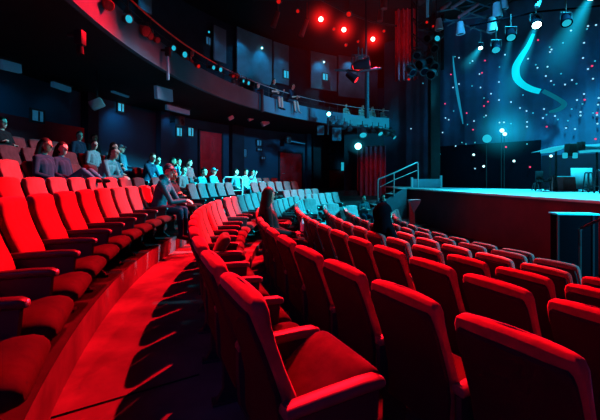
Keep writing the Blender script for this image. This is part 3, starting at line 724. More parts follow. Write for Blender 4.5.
# lighting tower, pillar, drapes at the left of the stage
tw = empty('lighting_tower', at(424, 78, 14.6), 'dark tall truss tower crowded with lamps left of the stage', 'lighting tower')
mb = MB()
hgt = 6.2
for sx in (-.42, .42):
    for sy in (-.3, .3): mb.tube([(sx, sy, 0), (sx, sy, hgt)], .045, 6)
for k in range(9):
    z = k * hgt / 9
    mb.tube([(-.42, -.3, z), (.42, -.3, z + hgt / 9)], .025, 5); mb.tube([(.42, .3, z), (-.42, .3, z + hgt / 9)], .025, 5); mb.tube([(-.42, -.3, z), (-.42, .3, z + hgt / 9)], .025, 5)
mb.build('truss', M['steel'], tw)
mb = MB(); mb.tube([(-.02, -.45, 2.4), (.0, -.45, 6.2)], .06, 8); o = mb.build('pale_tube', M['strip'], tw)
for i, (px, py, s, lens) in enumerate([(412, 72, .34, 'flatblack'), (420, 64, .40, 'flatblack'), (429, 60, .36, 'flatblack'), (424, 71, .38, 'flatblack'), (434, 66, .36, 'flatblack'), (431, 74, .40, 'flatblack'), (409, 79, .14, 'red_dim'), (417, 55, .34, 'flatblack'), (434, 48, .34, 'flatblack'), (428, 38, .34, 'flatblack'), (438, 38, .28, 'cyan_soft'), (427, 22, .14, 'red_dim'), (433, 26, .12, 'red_dim')]):
    spotlight(at(px, py, 14.1), Vector((random.uniform(-.9, .3), -.6, -.6)), s, lens, '%s lamp counted up from the foot of the dark tower' % ORD[i], 'lamps on the dark tower', hang=.1, house='steel')
pl = MB(); a = at(434, 187, 18.0); pl.box((a.x, a.y, 5.5), (.50, .45, 9.0), bev=.03); pl.box((a.x, a.y, 1.1), (.62, .57, .2), bev=.02); struct(pl.build('trim_20', M['black']))
# drapes (fluted sheets)
def drape(name, a, b, z0, z1, nf, amp, m, lab, cat='curtain'):
    a, b = Vector((*a, 0)), Vector((*b, 0)); d = (b - a); nrm = Vector((-d.y, d.x, 0)).normalized(); n = nf * 10
    base = Vector((a.x, a.y, z0)); vs = []
    for z, k in ((z0, 1.15), (z0 + (z1 - z0) * .5, 1.0), (z1, .75)):
        for i in range(n + 1):
            t = i / n; q = a + d * t + nrm * amp * k * (math.sin(t * nf * 2 * math.pi) + .3 * math.sin(t * nf * 4.7 + 1)); vs.append(Vector((q.x, q.y, z)) - base)
    r = empty(name, base, lab, cat)
    mb = MB(); mb.add(vs, [(j * (n + 1) + i, j * (n + 1) + i + 1, (j + 1) * (n + 1) + i + 1, (j + 1) * (n + 1) + i) for j in range(2) for i in range(n)])
    mb.build('cloth', M[m], r)
    mb = MB(); mb.tube([Vector((a.x, a.y, z1)) - base, Vector((b.x, b.y, z1)) - base], .04, 8); mb.build('curtain_rail', M['steel'], r)
    return r
drape('stage_curtain', (at(357, 178, 20.5).x, 20.5), (at(386, 178, 20.0).x, 20.0), -.64, at(370, 146, 20.2).z, 6, .10, 'curtain', 'tall red curtain at left of the stage behind the stairs')
drape('red_drape', (at(395, 178, 17.5).x, 17.5), (at(418, 178, 17.2).x, 17.2), at(400, 80, 17.3).z, 10.15, 5, .12, 'curtain', 'dark red drape hanging high left of the dark tower')
drape('red_drape', (at(437, 178, 17.9).x, 17.9), (at(444, 178, 17.9).x, 17.9), at(400, 70, 17.9).z, 10.15, 2, .06, 'black', 'narrow black drape hanging high right of the dark tower')
# dark blue side wall behind the stairs
mb = MB(); a, b = at(384, 178, 21.9), on_back(440, -.25); mb.add([(a.x, a.y, -.64), (b.x, b.y, -.64), (b.x, b.y, 10.2), (a.x, a.y, 10.2)], [(0, 1, 2, 3)]); struct(mb.build('wall_stage_left', M['cloth']))
mb = MB(); a, b = at(344, 178, 21.2), at(384, 178, 21.6); mb.add([(a.x, a.y, -.64), (b.x, b.y, -.64), (b.x, b.y, 4.4), (a.x, a.y, 4.4)], [(0, 1, 2, 3)]); struct(mb.build('wall_side', M['blackish']))

# stage stairs with handrail
sp = Vector((fl.x - .15, fl.y - .9, -.46))
stairs = empty('stage_stairs', (sp.x - 1.1, sp.y, -.64), 'short pale stairs with handrail up to the left end of stage', 'stairs')
mb = MB(); nst = 6
for i in range(nst):
    z = (i + 1) * (SZ + .64) / nst; x = -1.1 + i * .40
    mb2 = MB(); mb2.box((x + .2, 0, z - .02), (.42, 1.1, .045), bev=.008); mb2.build('tread', M['stage'], stairs)
for s in (-1, 1):
    mb.loft([[(-1.1, s * .56 + e, 0), (1.25, s * .56 + e, 0), (1.25, s * .56 + e, SZ + .6), (1.05, s * .56 + e, SZ + .6), (-1.1, s * .56 + e, .25)] for e in (-.02, .02)])
mb.build('side_panel', M['panel'], stairs)
rl2 = empty('stair_handrail', (sp.x - 1.1, sp.y - .62, -.64), 'pale metal two-bar handrail sloping up beside the stage stairs', 'handrail')
Y2 = sp.y - .62
def loc2(px, py): return at(px, py, Y2) - rl2.location
for (px, y0, y1) in ((418, 163, 188), (394, 173, 196), (378, 179, 205)):
    mb = MB(); mb.tube([loc2(px, y1), loc2(px, y0)], .035, 8); mb.build('post', M['rail'], rl2)
mb = MB(); mb.tube([loc2(378, 179.5), loc2(394, 173), loc2(415.5, 163), loc2(417.5, 162.6), loc2(418.2, 164)], .035, 8); mb.build('top_rail', M['rail'], rl2)
mb = MB(); mb.tube([loc2(380, 187), loc2(394, 180), loc2(418, 170)], .022, 8); mb.build('lower_rail', M['rail'], rl2)
# low see-through barrier on stage left
ba = empty('stage_barrier', at(426, 186.5, 17.3) * 1.0, 'low bluish translucent barrier standing on the left of stage', 'barrier'); ba.location.z = SZ
mb = MB(); mb.box((0, 0, .24), (1.4, .06, .44), bev=.01); mb.build('panel', M['panel'], ba)
for x in (-.72, .76):
    mb = MB(); mb.box((x, 0, .27 if x < 0 else .32), (.10, .12, .54 if x < 0 else .64), bev=.01); mb.build('post', M['rail'], ba)
o = MB(); p = ground(453, 187.6, SZ); p.z = SZ; o.tube([p, p + Vector((.25, 0, .75))], .015, 6); o.tube([p + Vector((-.15, 0, .012)), p + Vector((.2, 0, .012))], .02, 6); o.tube([p + Vector((.25, 0, .75)), p + Vector((.28, 0, .85))], .03, 6)
tag(o.build('microphone_stand', M['rail']), 'thin leaning stand on the stage right of the barrier', 'stand')

# lectern-like post in front of the stage
lp = at(412, 200, 10.8); lt = empty('wedge_post', (lp.x, lp.y, -.64), 'reddish post with a wedge-shaped head in front of the stage', 'post')
hz = lp.z + .64
mb = MB(); mb.box((0, 0, hz / 2), (.16, .12, hz), bev=.015); mb.build('post', M['redcl'], lt)
mb = MB(); mb.loft([[(-.10, e, hz), (.24, e, hz + .02), (.20, e, hz - .10), (.02, e, hz - .38)] for e in (-.14, .14)]); mb.build('wedge_head', M['panel'], lt)
# dark block with handrail at the right, by the stage front
p0, p1 = at(559, 215, 6.0), at(600, 217.5, 5.9)
L = (p1 - p0).length; bh = p0.z + .64
bx = empty('stage_block', ((p0.x + p1.x) / 2, (p0.y + p1.y) / 2 + .12, -.64), 'dark upright block with cyan light painted on its top edge in front of stage at right', 'block', math.atan2(p1.y - p0.y, p1.x - p0.x))
mb = MB(); mb.box((0, 0, bh / 2), (L, .24, bh), bev=.012); mb.build('body', M['flatblack'], bx)
mb = MB(); mb.box((0, 0, bh + .015), (L + .05, .28, .03), bev=.008); mb.build('top_edge', M['cyan_edge_light'], bx)
for x in (-L / 2, L * .36):
    mb = MB(); mb.box((x, -.125, bh / 2), (.03, .03, bh)); mb.build('corner_strip', M['shell'], bx)
hr = empty('curved_handrail', (p1.x - .5, p1.y - .35, -.64), 'dark curved handrail beside the cyan-topped block', 'handrail')
def loc3(px, py, Y): return at(px, py, Y) - hr.location
mb = MB(); mb.tube([loc3(580, 246, 5.6), loc3(580, 231, 5.6), loc3(581.5, 228, 5.6), loc3(600, 219.5, 5.3), loc3(615, 213, 5.1)], .022, 8); mb.build('rail', M['shell'], hr)
for px, Y in ((580, 5.6), (608, 5.2)):
    q = loc3(px, 229 if px == 580 else 216, Y); mb = MB(); mb.tube([(q.x, q.y, 0), q], .02, 8); mb.build('post', M['steel'], hr)

# things at the right of the stage
q = on_back(590, .35); 
def flat2(px0, px1, ytop, off, m, lab):
    return flat('masking_flat', px0, px1, ytop, off, m, lab, 'stage flat')
flat2(541.5, 640, 152, .15, 'plum', 'low dark plum flat at the back right of the stage')
YB = 13.0
bm_ = empty('curved_canopy', at(570, 148, YB), 'long pale curved canopy beam with lamps above the right of stage', 'canopy'); bo2 = bm_.location.copy(); bm_.location.z = SZ; bo2.z = SZ
prof = [(540, 152, 1.2), (550, 149.5, 2), (562, 146.5, 3), (575, 147, 5), (590, 147, 7), (605, 146, 8), (625, 144, 9)]
rings = []
for px, py, t in prof:
    c = at(px, py, YB) - bo2; h = t / F * YB / 2 * .7
    rings.append([(c.x, c.y - .5, c.z - h * .3), (c.x, c.y - .15, c.z + h), (c.x, c.y + .5, c.z + h * .9), (c.x, c.y + .5, c.z - h * .7), (c.x, c.y - .3, c.z - h)])
mb = MB(); mb.loft(rings); mb.build('beam', M['fixture'], bm_)
mb = MB(); mb.tube([at(541, 152.2, YB - .55) - bo2, at(552, 150, YB - .55) - bo2, at(562, 147.5, YB - .55) - bo2], [.05, .09, .06], 8); mb.build('lit_edge', M['cyan_soft'], bm_)  # light along the beam edges put in as glowing tubes
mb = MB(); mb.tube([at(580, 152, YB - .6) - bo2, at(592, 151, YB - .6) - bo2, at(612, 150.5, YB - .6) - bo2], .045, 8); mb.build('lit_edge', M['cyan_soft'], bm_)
for px, py, w, h in ((571, 150, 8, 12), (581, 146, 3.5, 8)):
    mb = MB(); c = at(px, py, YB - .65) - bo2; mb.box(c, (w / F * YB, .25, h / F * YB), bev=.02); mb.build('black_box', M['black'], bm_)
for px in (565, 575):
    mb = MB(); c = at(px, 155.5, YB - .8) - bo2; mb.box(c, (.13, .12, .2), bev=.03); mb.build('lamp', M['cyan_soft'], bm_)
for px in (556, 597, 620):
    mb = MB(); c = at(px, 150, YB + .3) - bo2; mb.tube([(c.x, c.y, 0), (c.x, c.y, c.z)], .035, 6); mb.build('post', M['black'], bm_)
def stand(name, px, y0, y1, w, d, m, lab, cat, Y=None):
    Y = Y or (H - SZ) * F / (y1 - 178); a = at(px, y1, Y); hh = (y1 - y0) / F * Y
    return empty(name, (a.x, a.y, SZ), lab, cat), hh, w / F * Y, Y
r, hh, w, Y = stand('pale_panel', 581.5, 168, 190.6, 21, 0, 0, 'pale blue upright panel on the stage behind the bar stools', 'panel')
mb = MB(); mb.box((0, 0, .08 + (hh - .08) / 2), (w, .05, hh - .08), bev=.01); mb.build('board', M['pale'], r)
for s in (-1, 1):
    mb = MB(); mb.box((s * w * .42, 0, .04), (.06, .5, .08)); mb.build('foot', M['steel'], r)
r, hh, w, Y = stand('draped_table', 562.5, 177, 190.6, 12, 0, 0, 'red draped table on the stage with pale sheets on it', 'table')
mb = MB(); mb.loft([[(x * w / 2 * k, y * .35 * k, z) for x, y in ((-1, -1), (0, -1.06), (1, -1), (1, 1), (0, 1.05), (-1, 1))] for z, k in ((0.01, 1.08), (hh * .8, 1.0), (hh, .98))]); mb.build('cloth', M['redcl'], r)
for x, lab in ((-w * .25, 'left pale sheet lying on the red draped table'), (w * .28, 'right pale sheet lying on the red draped table')):
    o = MB(); o.box((r.location.x + x, r.location.y - .1, SZ + hh + .02), (w * .38, .3, .03), mtx=None, bev=.006); tag(o.build('paper_sheet', M['sign']), lab, 'paper', 'pale sheets on the table')  # cyan light on the sheets put in as emission
def stool(px, y0, y1, lab, w=5):
    r, hh, ww, Y = stand('bar_stool', px, y0, y1, w, 0, 0, lab, 'stool'); r['group'] = 'dark stools on the stage'
    mb = MB(); mb.loft([[(ww * k * math.cos(a), ww * k * math.sin(a), z) for a in [2 * math.pi * i / 16 for i in range(16)]] for z, k in ((hh - .05, .40), (hh - .04, .48), (hh - .01, .48), (hh, .42))]); mb.build('seat', M['steel'], r)
    for sx in (-1, 1):
        for sy in (-1, 1):
            mb = MB(); mb.tube([(sx * ww * .55, sy * ww * .55, 0), (sx * ww * .32, sy * ww * .32, hh - .04)], .022, 6); mb.build('leg', M['steel'], r)
    mb = MB(); k = ww * .47; mb.tube([(k, k, hh * .3), (-k, k, hh * .3), (-k, -k, hh * .3), (k, -k, hh * .3), (k, k, hh * .3)], .014, 6); mb.build('foot_ring', M['steel'], r)
stool(588.5, 172, 192.5, 'dark bar stool left of another at the right of stage', 6)
stool(600, 170, 193.5, 'dark bar stool at the right frame edge on stage', 6)
stool(554, 175, 191, 'dark bar stool beside the red draped table', 4)
stool(535.5, 183, 190.2, 'low dark stool at the left of the stage furniture', 4)
r, hh, w, Y = stand('stage_chair', 543, 171, 190.8, 9, 0, 0, 'dark chair with backrest standing left of the stage table', 'chair')
mb = MB(); mb.box((0, 0, hh * .5), (w, w, .06), bev=.015); mb.build('seat', M['steel'], r)
mb = MB(); mb.box((-w * .1, w * .45, hh * .78), (w * .85, .05, hh * .44), bev=.02); mb.build('backrest', M['steel'], r)
for sx in (-1, 1):
    for sy in (-1, 1):
        mb = MB(); mb.tube([(sx * w * .55, sy * w * .45, 0), (sx * w * .42, sy * w * .4, hh * .5)], .022, 6); mb.build('leg', M['steel'], r)
for sx in (-1, 1):
    mb = MB(); mb.tube([(sx * w * .5, w * .42, hh * .5), (sx * w * .52, -w * .3, hh * .68), (sx * w * .5, -w * .42, hh * .5)], .02, 6); mb.build('armrest', M['steel'], r)

# ------------------------------------------------------------------ people
def head_mtx(c, yaw, pitch): return Matrix.Translation(c) @ Matrix.Rotation(R_(yaw), 4, 'Z') @ Matrix.Rotation(R_(pitch), 4, 'Y')
def person_mesh(name, P, vox=0.011):
    """P: joints in local space. One voxel-joined surface; face materials from the nearest piece (0 skin, 1 top, 2 legs, 3 shoes)"""
    mb = MB(); src = []
    def chain(pts, rs, mi, n=12):
        mb.tube(pts, list(rs), n, round_ends=True)
        for i in range(len(pts) - 1): src.append((Vector(pts[i]), Vector(pts[i + 1]), rs[i], rs[i + 1], mi))
    hip, chest, neck, head = P['hip'], P['chest'], P['neck'], P['head']
    up = (chest - hip).normalized(); lat = P.get('lat', V(0, 1, 0)); fwd = lat.cross(up).normalized()
    mid = hip.lerp(chest, .5)
    for s in (-1, 1):
        chain([hip + lat * s * .075, mid + lat * s * .062 - fwd * .01, chest + lat * s * .085], [.118, .105, .115], 1)
    chain([hip, mid + fwd * .012, chest + fwd * .012], [.125, .118, .118], 1)
    chain([hip - lat * .06, hip + lat * .06], [.122, .122], 2)
    sh = {s: chest + up * .10 + lat * s * P.get('shw', .175) for s in (-1, 1)}
    chain([sh[-1], chest + up * .13, sh[1]], [.062, .075, .062], 1)
    chain([chest + up * .12, neck, head - (head - neck) * .3], [.066, .054, .054], 0)
    for s in (-1, 1):
        k = 'R' if s < 0 else 'L'
        hj, kn, an = hip + lat * s * .095, P['knee' + k], P['ankle' + k]
        chain([hj, hj.lerp(kn, .5), kn], [.098, .085, .064], 2)
        chain([kn, kn.lerp(an, .35), an], [.064, .060, .043], P.get('calf', 2))
        fd = P.get('foot' + k) or V(.17, 0, -.03)
        chain([an + fd * -.2 + V(0, 0, -.03), an + fd * .5 + V(0, 0, -.035), an + fd + V(0, 0, -.035)], [.042, .044, .034], 3)
        el, wr = P['elbow' + k], P['wrist' + k]
        chain([sh[s], sh[s].lerp(el, .5), el], [.058, .052, .045], 1)
        chain([el, el.lerp(wr, .4), wr], [.045, .042, .031], P.get('forearm', 1))
        hd = (P.get('hand' + k) or (wr - el)).normalized()
        side = hd.cross(V(0, 0, 1));  side = side.normalized() if side.length > .1 else V(0, 1, 0)
        nr = side.cross(hd).normalized()
        chain([wr, wr + hd * .05], [.030, .034], 0); 
        for j, (o_, l_) in enumerate(((-.030, .060), (-.010, .072), (.011, .068), (.031, .052))):
            b = wr + hd * .075 + side * o_
            chain([wr + hd * .03 + side * o_ * .7, b, b + hd * l_ * .55 - nr * .008, b + hd * l_ * .85 - nr * .03], [.012, .0105, .0095, .008], 0, 6)
        tb = wr + hd * .025 - side * s * .03
        chain([tb, tb + hd * .04 - side * s * .028 - nr * .005, tb + hd * .068 - side * s * .03 - nr * .015], [.014, .012, .009], 0, 6)
    Hm = head_mtx(head, P.get('yaw', 0), P.get('pitch', 0))
    prof = [(-.118, .040, .028, .030), (-.10, .030, .046, .052), (-.06, .014, .060, .074), (-.02, .006, .068, .086), (.03, .0, .073, .094), (.075, -.006, .070, .089), (.105, -.012, .053, .068), (.122, -.014, .024, .032)]
    mb.loft([[(x + d * math.cos(a), w * math.sin(a), z) for a in [2 * math.pi * i / 18 for i in range(18)]] for z, x, w, d in prof], mtx=Hm)
    src.append((Hm @ V(0, 0, -.09), Hm @ V(0, 0, .07), .075, .09, 0))
    mb.tube([Hm @ V(.088, 0, .03), Hm @ V(.112, 0, -.022), Hm @ V(.094, 0, -.034)], [.010, .017, .014], 8, round_ends=True)     # nose
    mb.tube([Hm @ V(.083, -.022, -.066), Hm @ V(.090, 0, -.066), Hm @ V(.083, .022, -.066)], [.008, .011, .008], 8, round_ends=True)  # lips
    mb.tube([Hm @ V(.078, -.048, .028), Hm @ V(.090, 0, .030), Hm @ V(.078, .048, .028)], [.010, .011, .010], 8, round_ends=True)   # brow
    for s in (-1, 1): mb.ball((0, 0, 0), (.022, .010, .034), 8, mtx=Hm @ Matrix.Translation((-.005, s * .076, -.012)))
    if P.get('hood'):
        chain([neck + lat * -.06 - fwd * .02, neck - fwd * .085, neck + lat * .06 - fwd * .02], [.05, .065, .05], 1)
        chain([neck + lat * -.07 + fwd * .02 - up * .02, neck + fwd * .055 - up * .05, neck + lat * .07 + fwd * .02 - up * .02], [.032, .030, .032], 1)
    me0 = mb.mesh(name + '_raw', M['skin'])
    ob = bpy.data.objects.new('tmp', me0); C.objects.link(ob)
    md = ob.modifiers.new('r', 'REMESH'); md.mode = 'VOXEL'; md.voxel_size = vox
    sm = ob.modifiers.new('s', 'SMOOTH'); sm.iterations = 2; sm.factor = .4
    dg = bpy.context.evaluated_depsgraph_get()
    me = bpy.data.meshes.new_from_object(ob.evaluated_get(dg))
    bpy.data.objects.remove(ob); bpy.data.meshes.remove(me0)
    me.name = name; me.materials.clear()
    for k in ('skin', 'navy', 'jeans', 'blackcl'): me.materials.append(M[k])
    SRC = [(a, b - a, max(1e-9, (b - a).length_squared), ra, rb_, mi) for a, b, ra, rb_, mi in src]
    for f in me.polygons:
        c = f.center; best = 9e9; bi = 0
        for a, d, l2, ra, rb_, mi in SRC:
            t = (c - a).dot(d) / l2; t = 0 if t < 0 else 1 if t > 1 else t
            q = (c - a - d * t).length - (ra + (rb_ - ra) * t)
            if q < best: best = q; bi = mi
        f.material_index = bi; f.use_smooth = True
    return me
def hair_mesh(P, style):
    Hm = head_mtx(P['head'], P.get('yaw', 0), P.get('pitch', 0)); mb = MB()
    n, rings = 24, []
    for i in range(15):
        t = -1.35 + 2.85 * i / 14; ring = []
        for k in range(n):
            a = 2 * math.pi * k / n
            x, y, z = .106 * math.cos(t) * math.cos(a) - .012, .088 * math.cos(t) * math.sin(a), .134 * math.sin(t) + .006
            if style == 'hood': x, y, z = x * 1.25 - .012, y * 1.32, z * 1.15 - .01
            lim = {'short': .045, 'bun': .045, 'long': .052, 'cap': .03, 'hood': .06}[style]
            if (x > (.075 if style == 'hood' else .01) and z < lim) or (style in ('short', 'cap', 'bun') and z < -.055):
                x, y, z = x * .72, y * .72, z * .72
            j = 1 + .02 * math.sin(7 * a + 5 * t)
            ring.append((x * j, y * j, z))
        rings.append(ring)
    mb.loft(rings, mtx=Hm)
    if style == 'long':
        L = P.get('hairlen', .34)
        base = P['head']; back = Hm.to_3x3() @ V(-1, 0, 0); lt = Hm.to_3x3() @ V(0, 1, 0)
        rs = []
        for q in range(9):
            u = q / 8; c = base + back * (.035 + .075 * min(1, u * 1.6) - .02 * u) + V(0, 0, .05 - L * u)
            w = .094 + P.get('hairw', .035) * (math.sin(u * 2.6) if 'hairw' not in P else max(0, min(1, (u - .22) / .55)) ** 1.4) - .03 * u * u; d = .074 - .022 * u
            rs.append([c + lt * w * math.cos(a) * (1 + .05 * math.sin(9 * a)) + back * d * math.sin(a) for a in [2 * math.pi * k / 20 for k in range(20)]])
        mb.loft(rs)
    if style == 'hood':
        b = P['head']; mb.loft([[b + V(x + d * math.cos(a), w * math.sin(a), z) for a in [2 * math.pi * k / 20 for k in range(20)]] for z, x, w, d in ((.02, -.02, .11, .10), (-.08, -.025, .115, .11), (-.17, -.02, .15, .13), (-.24, -.02, .21, .14), (-.26, -.02, .16, .10))])
    if style == 'bun': mb.ball((-.10, 0, .07), .045, 12, mtx=Hm)
    if style == 'cap':
        rs = [[(.05 + .10 * u, .075 * math.cos(v) * (1 - .25 * u), .058 - .02 * u + .012 * math.sin(v)) for v in [2 * math.pi * k / 12 for k in range(12)]] for u in (0, .5, 1)]
        mb.loft(rs, mtx=Hm)
    return mb.mesh('hair', M['hair'])
def eyes_mesh(P):
    Hm = head_mtx(P['head'], P.get('yaw', 0), P.get('pitch', 0)); mb = MB()
    for s in (-1, 1): mb.ball((0, 0, 0), (.007, .012, .008), 8, mtx=Hm @ Matrix.Translation((.085, s * .032, .006)))
    return mb.mesh('eyes', M['eye'])

def seated(lean=8, yaw=0, pitch=0, arms='lap', knees=.13, kneeup=0.0, feet=.0, **kw):
    hip = V(.13, 0, .56); l = R_(lean)
    chest = hip + V(-.40 * math.sin(R_(14)) if lean is None else .40 * math.sin(l), 0, .40 * math.cos(l))
    up = (chest - hip).normalized()
    neck = chest + up * .19 + V(.015, 0, 0); head = neck + V(.035 + .03 * math.sin(l), 0, .145)
    P = dict(hip=hip, chest=chest, neck=neck, head=head, yaw=yaw, pitch=pitch)
    for k, s in (('R', -1), ('L', 1)):
        P['knee' + k] = V(.58 - kneeup * .2, s * knees, .54 + kneeup); P['ankle' + k] = V(.60 + feet + kneeup * .5, s * knees, .09 + kneeup * 2.0)
        P['foot' + k] = V(.16, s * .02, -.02)
    c = chest
    if arms == 'lap':
        for k, s in (('R', -1), ('L', 1)): P['elbow' + k] = c + V(.02, s * .25, -.17); P['wrist' + k] = V(.42, s * .10, .665); P['hand' + k] = V(.9, -s * .35, -.1)
    elif arms == 'fold':
        for k, s in (('R', -1), ('L', 1)): P['elbow' + k] = c + V(.08, s * .25, -.18); P['wrist' + k] = c + V(.20, -s * .06, -.12 + .04 * s); P['hand' + k] = V(-.1, -s, .1)
    elif arms == 'knees':
        for k, s in (('R', -1), ('L', 1)): P['elbow' + k] = V(.44, s * .19, .70); P['wrist' + k] = V(.66, s * .04, .72); P['hand' + k] = V(1, -s * .4, -.35)
    elif arms == 'chin':
        P['elbowR'] = c + V(.12, -.23, -.20); P['wristR'] = c + V(.25, .02, -.17); P['handR'] = V(.1, 1, .1)
        P['elbowL'] = c + V(.22, .15, -.20); P['wristL'] = head + V(.13, .05, -.17); P['handL'] = V(-.25, -.2, 1)
    elif arms == 'rests':
        for k, s in (('R', -1), ('L', 1)): P['elbow' + k] = c + V(-.02, s * .28, -.20); P['wrist' + k] = V(.30, s * .27, .70); P['hand' + k] = V(1, 0, -.1)
    elif arms == 'phone':
        P['elbowR'] = c + V(.05, -.26, -.20); P['wristR'] = V(.42, -.10, .68)
        P['elbowL'] = c + V(.22, .22, .02); P['wristL'] = c + V(.38, .20, .26); P['handL'] = V(.3, 0, 1)
    P.update(kw); return P
VAR = {
    'lap': seated(-6, 0, 4, 'lap'), 'lapturn': seated(-4, -28, 2, 'lap', knees=.10), 'fold': seated(-8, -10, 0, 'fold', knees=.16),
    'lean': seated(24, -12, -6, 'knees', knees=.15), 'hoodie': seated(14, -22, 6, 'knees', knees=.14, hood=True), 'chin': seated(10, 12, 0, 'chin'),
    'rests': seated(-10, 15, -4, 'rests', knees=.18, feet=.08), 'kneeup': seated(-12, -14, 2, 'lap', knees=.12, kneeup=.31, feet=-.05), 'phone': seated(-4, -8, 10, 'phone'),
    'slump': seated(-16, -18, 18, 'fold', knees=.2, feet=.1, hood=True),
}
PM = {}
def get_person(var): 
    if var not in PM: PM[var] = (person_mesh('body_' + var, VAR[var], .0105), eyes_mesh(VAR[var]))
    return PM[var]
HM = {}
def put_person(loc, rz, var, hair, cols, label, group='audience members', z=0.0, P=None, me=None):
    P = P or VAR[var]; body, eyes = me or get_person(var)
    r = empty('person', loc, label, 'person', rz, group)
    b = link('body', body, r)
    for i, k in enumerate(cols):
        b.material_slots[i].link = 'OBJECT'; b.material_slots[i].material = M[k]
    key = (var, hair)
    if key not in HM: HM[key] = hair_mesh(P, hair)
    h = link('hair', HM[key], r); link('eyes', eyes, r)
    if hair in ('cap', 'hood'):
        h.name = hair; h.material_slots[0].link = 'OBJECT'; h.material_slots[0].material = M[cols[1]]
    return r
TAKEN = set()
def seat_person(row, px, var, hair, cols, label, dz=0.0, turn=0.0, scale=1.0, near=None):
    R = ROWS[row][0]; cc = ROWS[row][3:] or (CX, CY)
    th, ch = min([c for c in CHAIRS[row] if c[1].name not in TAKEN and c[0] > -90 and (near is None or c[1].location.y < near)],
                 key=lambda c: abs(300 + F * (c[1].location.x + .1) / c[1].location.y - px)); TAKEN.add(ch.name)
    for c in ch.children:                                          # an occupied seat is folded down
        if c.name.split('.')[0] == 'seat': c.data = ME['seat0']
    o = put_person(polar(R, th, ROWS[row][1] + dz, *cc), R_(th + turn), var, hair, cols, label)
    o.scale = (scale,) * 3
    return o
S, K = 'skin', 'skin_dark'
seat_person('T5', 10, 'fold', 'short', (S, 'blackcl', 'navy', 'blackcl'), 'dark-clothed person with folded arms in top row at far left')
seat_person('T3', 44, 'lap', 'long', (K, 'navy', 'jeans', 'blackcl'), 'long-haired person in navy top, left of a pair in the left tiers', scale=1.05)
seat_person('T3', 60, 'kneeup', 'long', (S, 'navy', 'jeans', 'blackcl'), 'long-haired person in pale jeans, right of a pair in left tiers', scale=1.05)
seat_person('T5', 78, 'lapturn', 'short', (S, 'navy', 'navy', 'blackcl'), 'person in dark top sitting alone in the top row before the wall')
seat_person('T3', 93, 'lean', 'short', (S, 'lightcl', 'jeans', 'blackcl'), 'short-haired person in light jacket leaning forward in left tiers', scale=1.08)
seat_person('T5', 118, 'lap', 'short', (K, 'blackcl', 'navy', 'blackcl'), 'dim dark-haired person in top row behind the person with folded arms')
seat_person('T3', 118, 'fold', 'long', (S, 'greycl', 'navy', 'blackcl'), 'long-haired person in grey top folding arms in the left tiers', scale=1.05)
seat_person('T4', 133, 'rests', 'cap', (S, 'greycl', 'navy', 'blackcl'), 'person with a pale cap beside the person with folded arms')
seat_person('T3', 137, 'hoodie', 'short', (S, 'navy', 'jeans', 'blackcl'), 'person in dark jacket leaning with hands hanging over seats', scale=1.05)
seat_person('T4', 158, 'chin', 'short', (S, 'teal', 'navy', 'blackcl'), 'person in teal top with hand at chin near the wall pillar')
seat_person('T4', 172, 'lapturn', 'bun', (S, 'lightcl', 'jeans', 'blackcl'), 'person with hair bun and light top in the fourth tier')
seat_person('T1', 158, 'hoodie', 'cap', (S, 'teal', 'navy', 'blackcl'), 'person in teal hooded jacket and cap beside aisle, leaning forward', scale=1.06)
seat_person('T1', 172, 'slump', 'short', (K, 'blackcl', 'blackcl', 'blackcl'), 'dark-clothed slouching person just beyond the teal jacket by the aisle')
seat_person('T3', 181, 'fold', 'short', (S, 'lightcl', 'navy', 'blackcl'), 'cyan-lit person in light top behind the aisle pair')
seat_person('T2', 182, 'kneeup', 'short', (S, 'redcl', 'lightcl', 'blackcl'), 'person in red top and pale trousers with knees raised')
seat_person('T3', 196, 'lap', 'long', (S, 'redcl', 'navy', 'blackcl'), 'long-haired person in red top before the tall red door')
for px, row, var, hair, cols, lab in [
    (199, 'T2', 'lean', 'short', (S, 'teal', 'jeans', 'blackcl'), 'person in teal top bending forward below the tall red door'),
    (209, 'T3', 'chin', 'short', (K, 'navy', 'navy', 'blackcl'), 'person in navy with hand at chin right of the red top'),
    (216, 'T2', 'fold', 'cap', (S, 'greycl', 'jeans', 'blackcl'), 'person in grey top and cap at far end of tiers'),
    (222, 'T3', 'lapturn', 'short', (S, 'greycl', 'navy', 'blackcl'), 'person in grey at the rear beside the red door edge'),
    (226, 'T2', 'rests', 'short', (S, 'teal', 'jeans', 'blackcl'), 'person in teal lounging between the capped person and phone holder'),
    (236, 'T2', 'phone', 'short', (S, 'lightcl', 'lightcl', 'blackcl'), 'person in light clothes raising one arm at far tiers'),
    (244, 'T2', 'kneeup', 'short', (S, 'lightcl', 'lightcl', 'blackcl'), 'person in pale clothes with knees up beside the arched rail')]:
    seat_person(row, px, var, hair, cols, lab)
seat_person('D', 389, 'slump', 'hood', (S, 'flatblack', 'flatblack', 'flatblack'), 'dark hooded person slumped among the seats right of centre, seen from behind', dz=-.04, turn=6, scale=1.08, near=7)
# arched rail at the end of the far tiers
p = polar(14.3, -19.5, .46); o = MB()
o.tube([p, p + V(0, 0, 1.0), p + V(.06, 0, 1.08), p + V(.55, .25, 1.08), p + V(.62, .28, 1.0), p + V(.62, .28, 0)], .03, 8); o.tube([p + V(0, 0, .6), p + V(.62, .28, .6)], .02, 6)
tag(o.build('arched_rail', M['rail']), 'pale arched metal rail at the far end of the left tiers', 'railing')

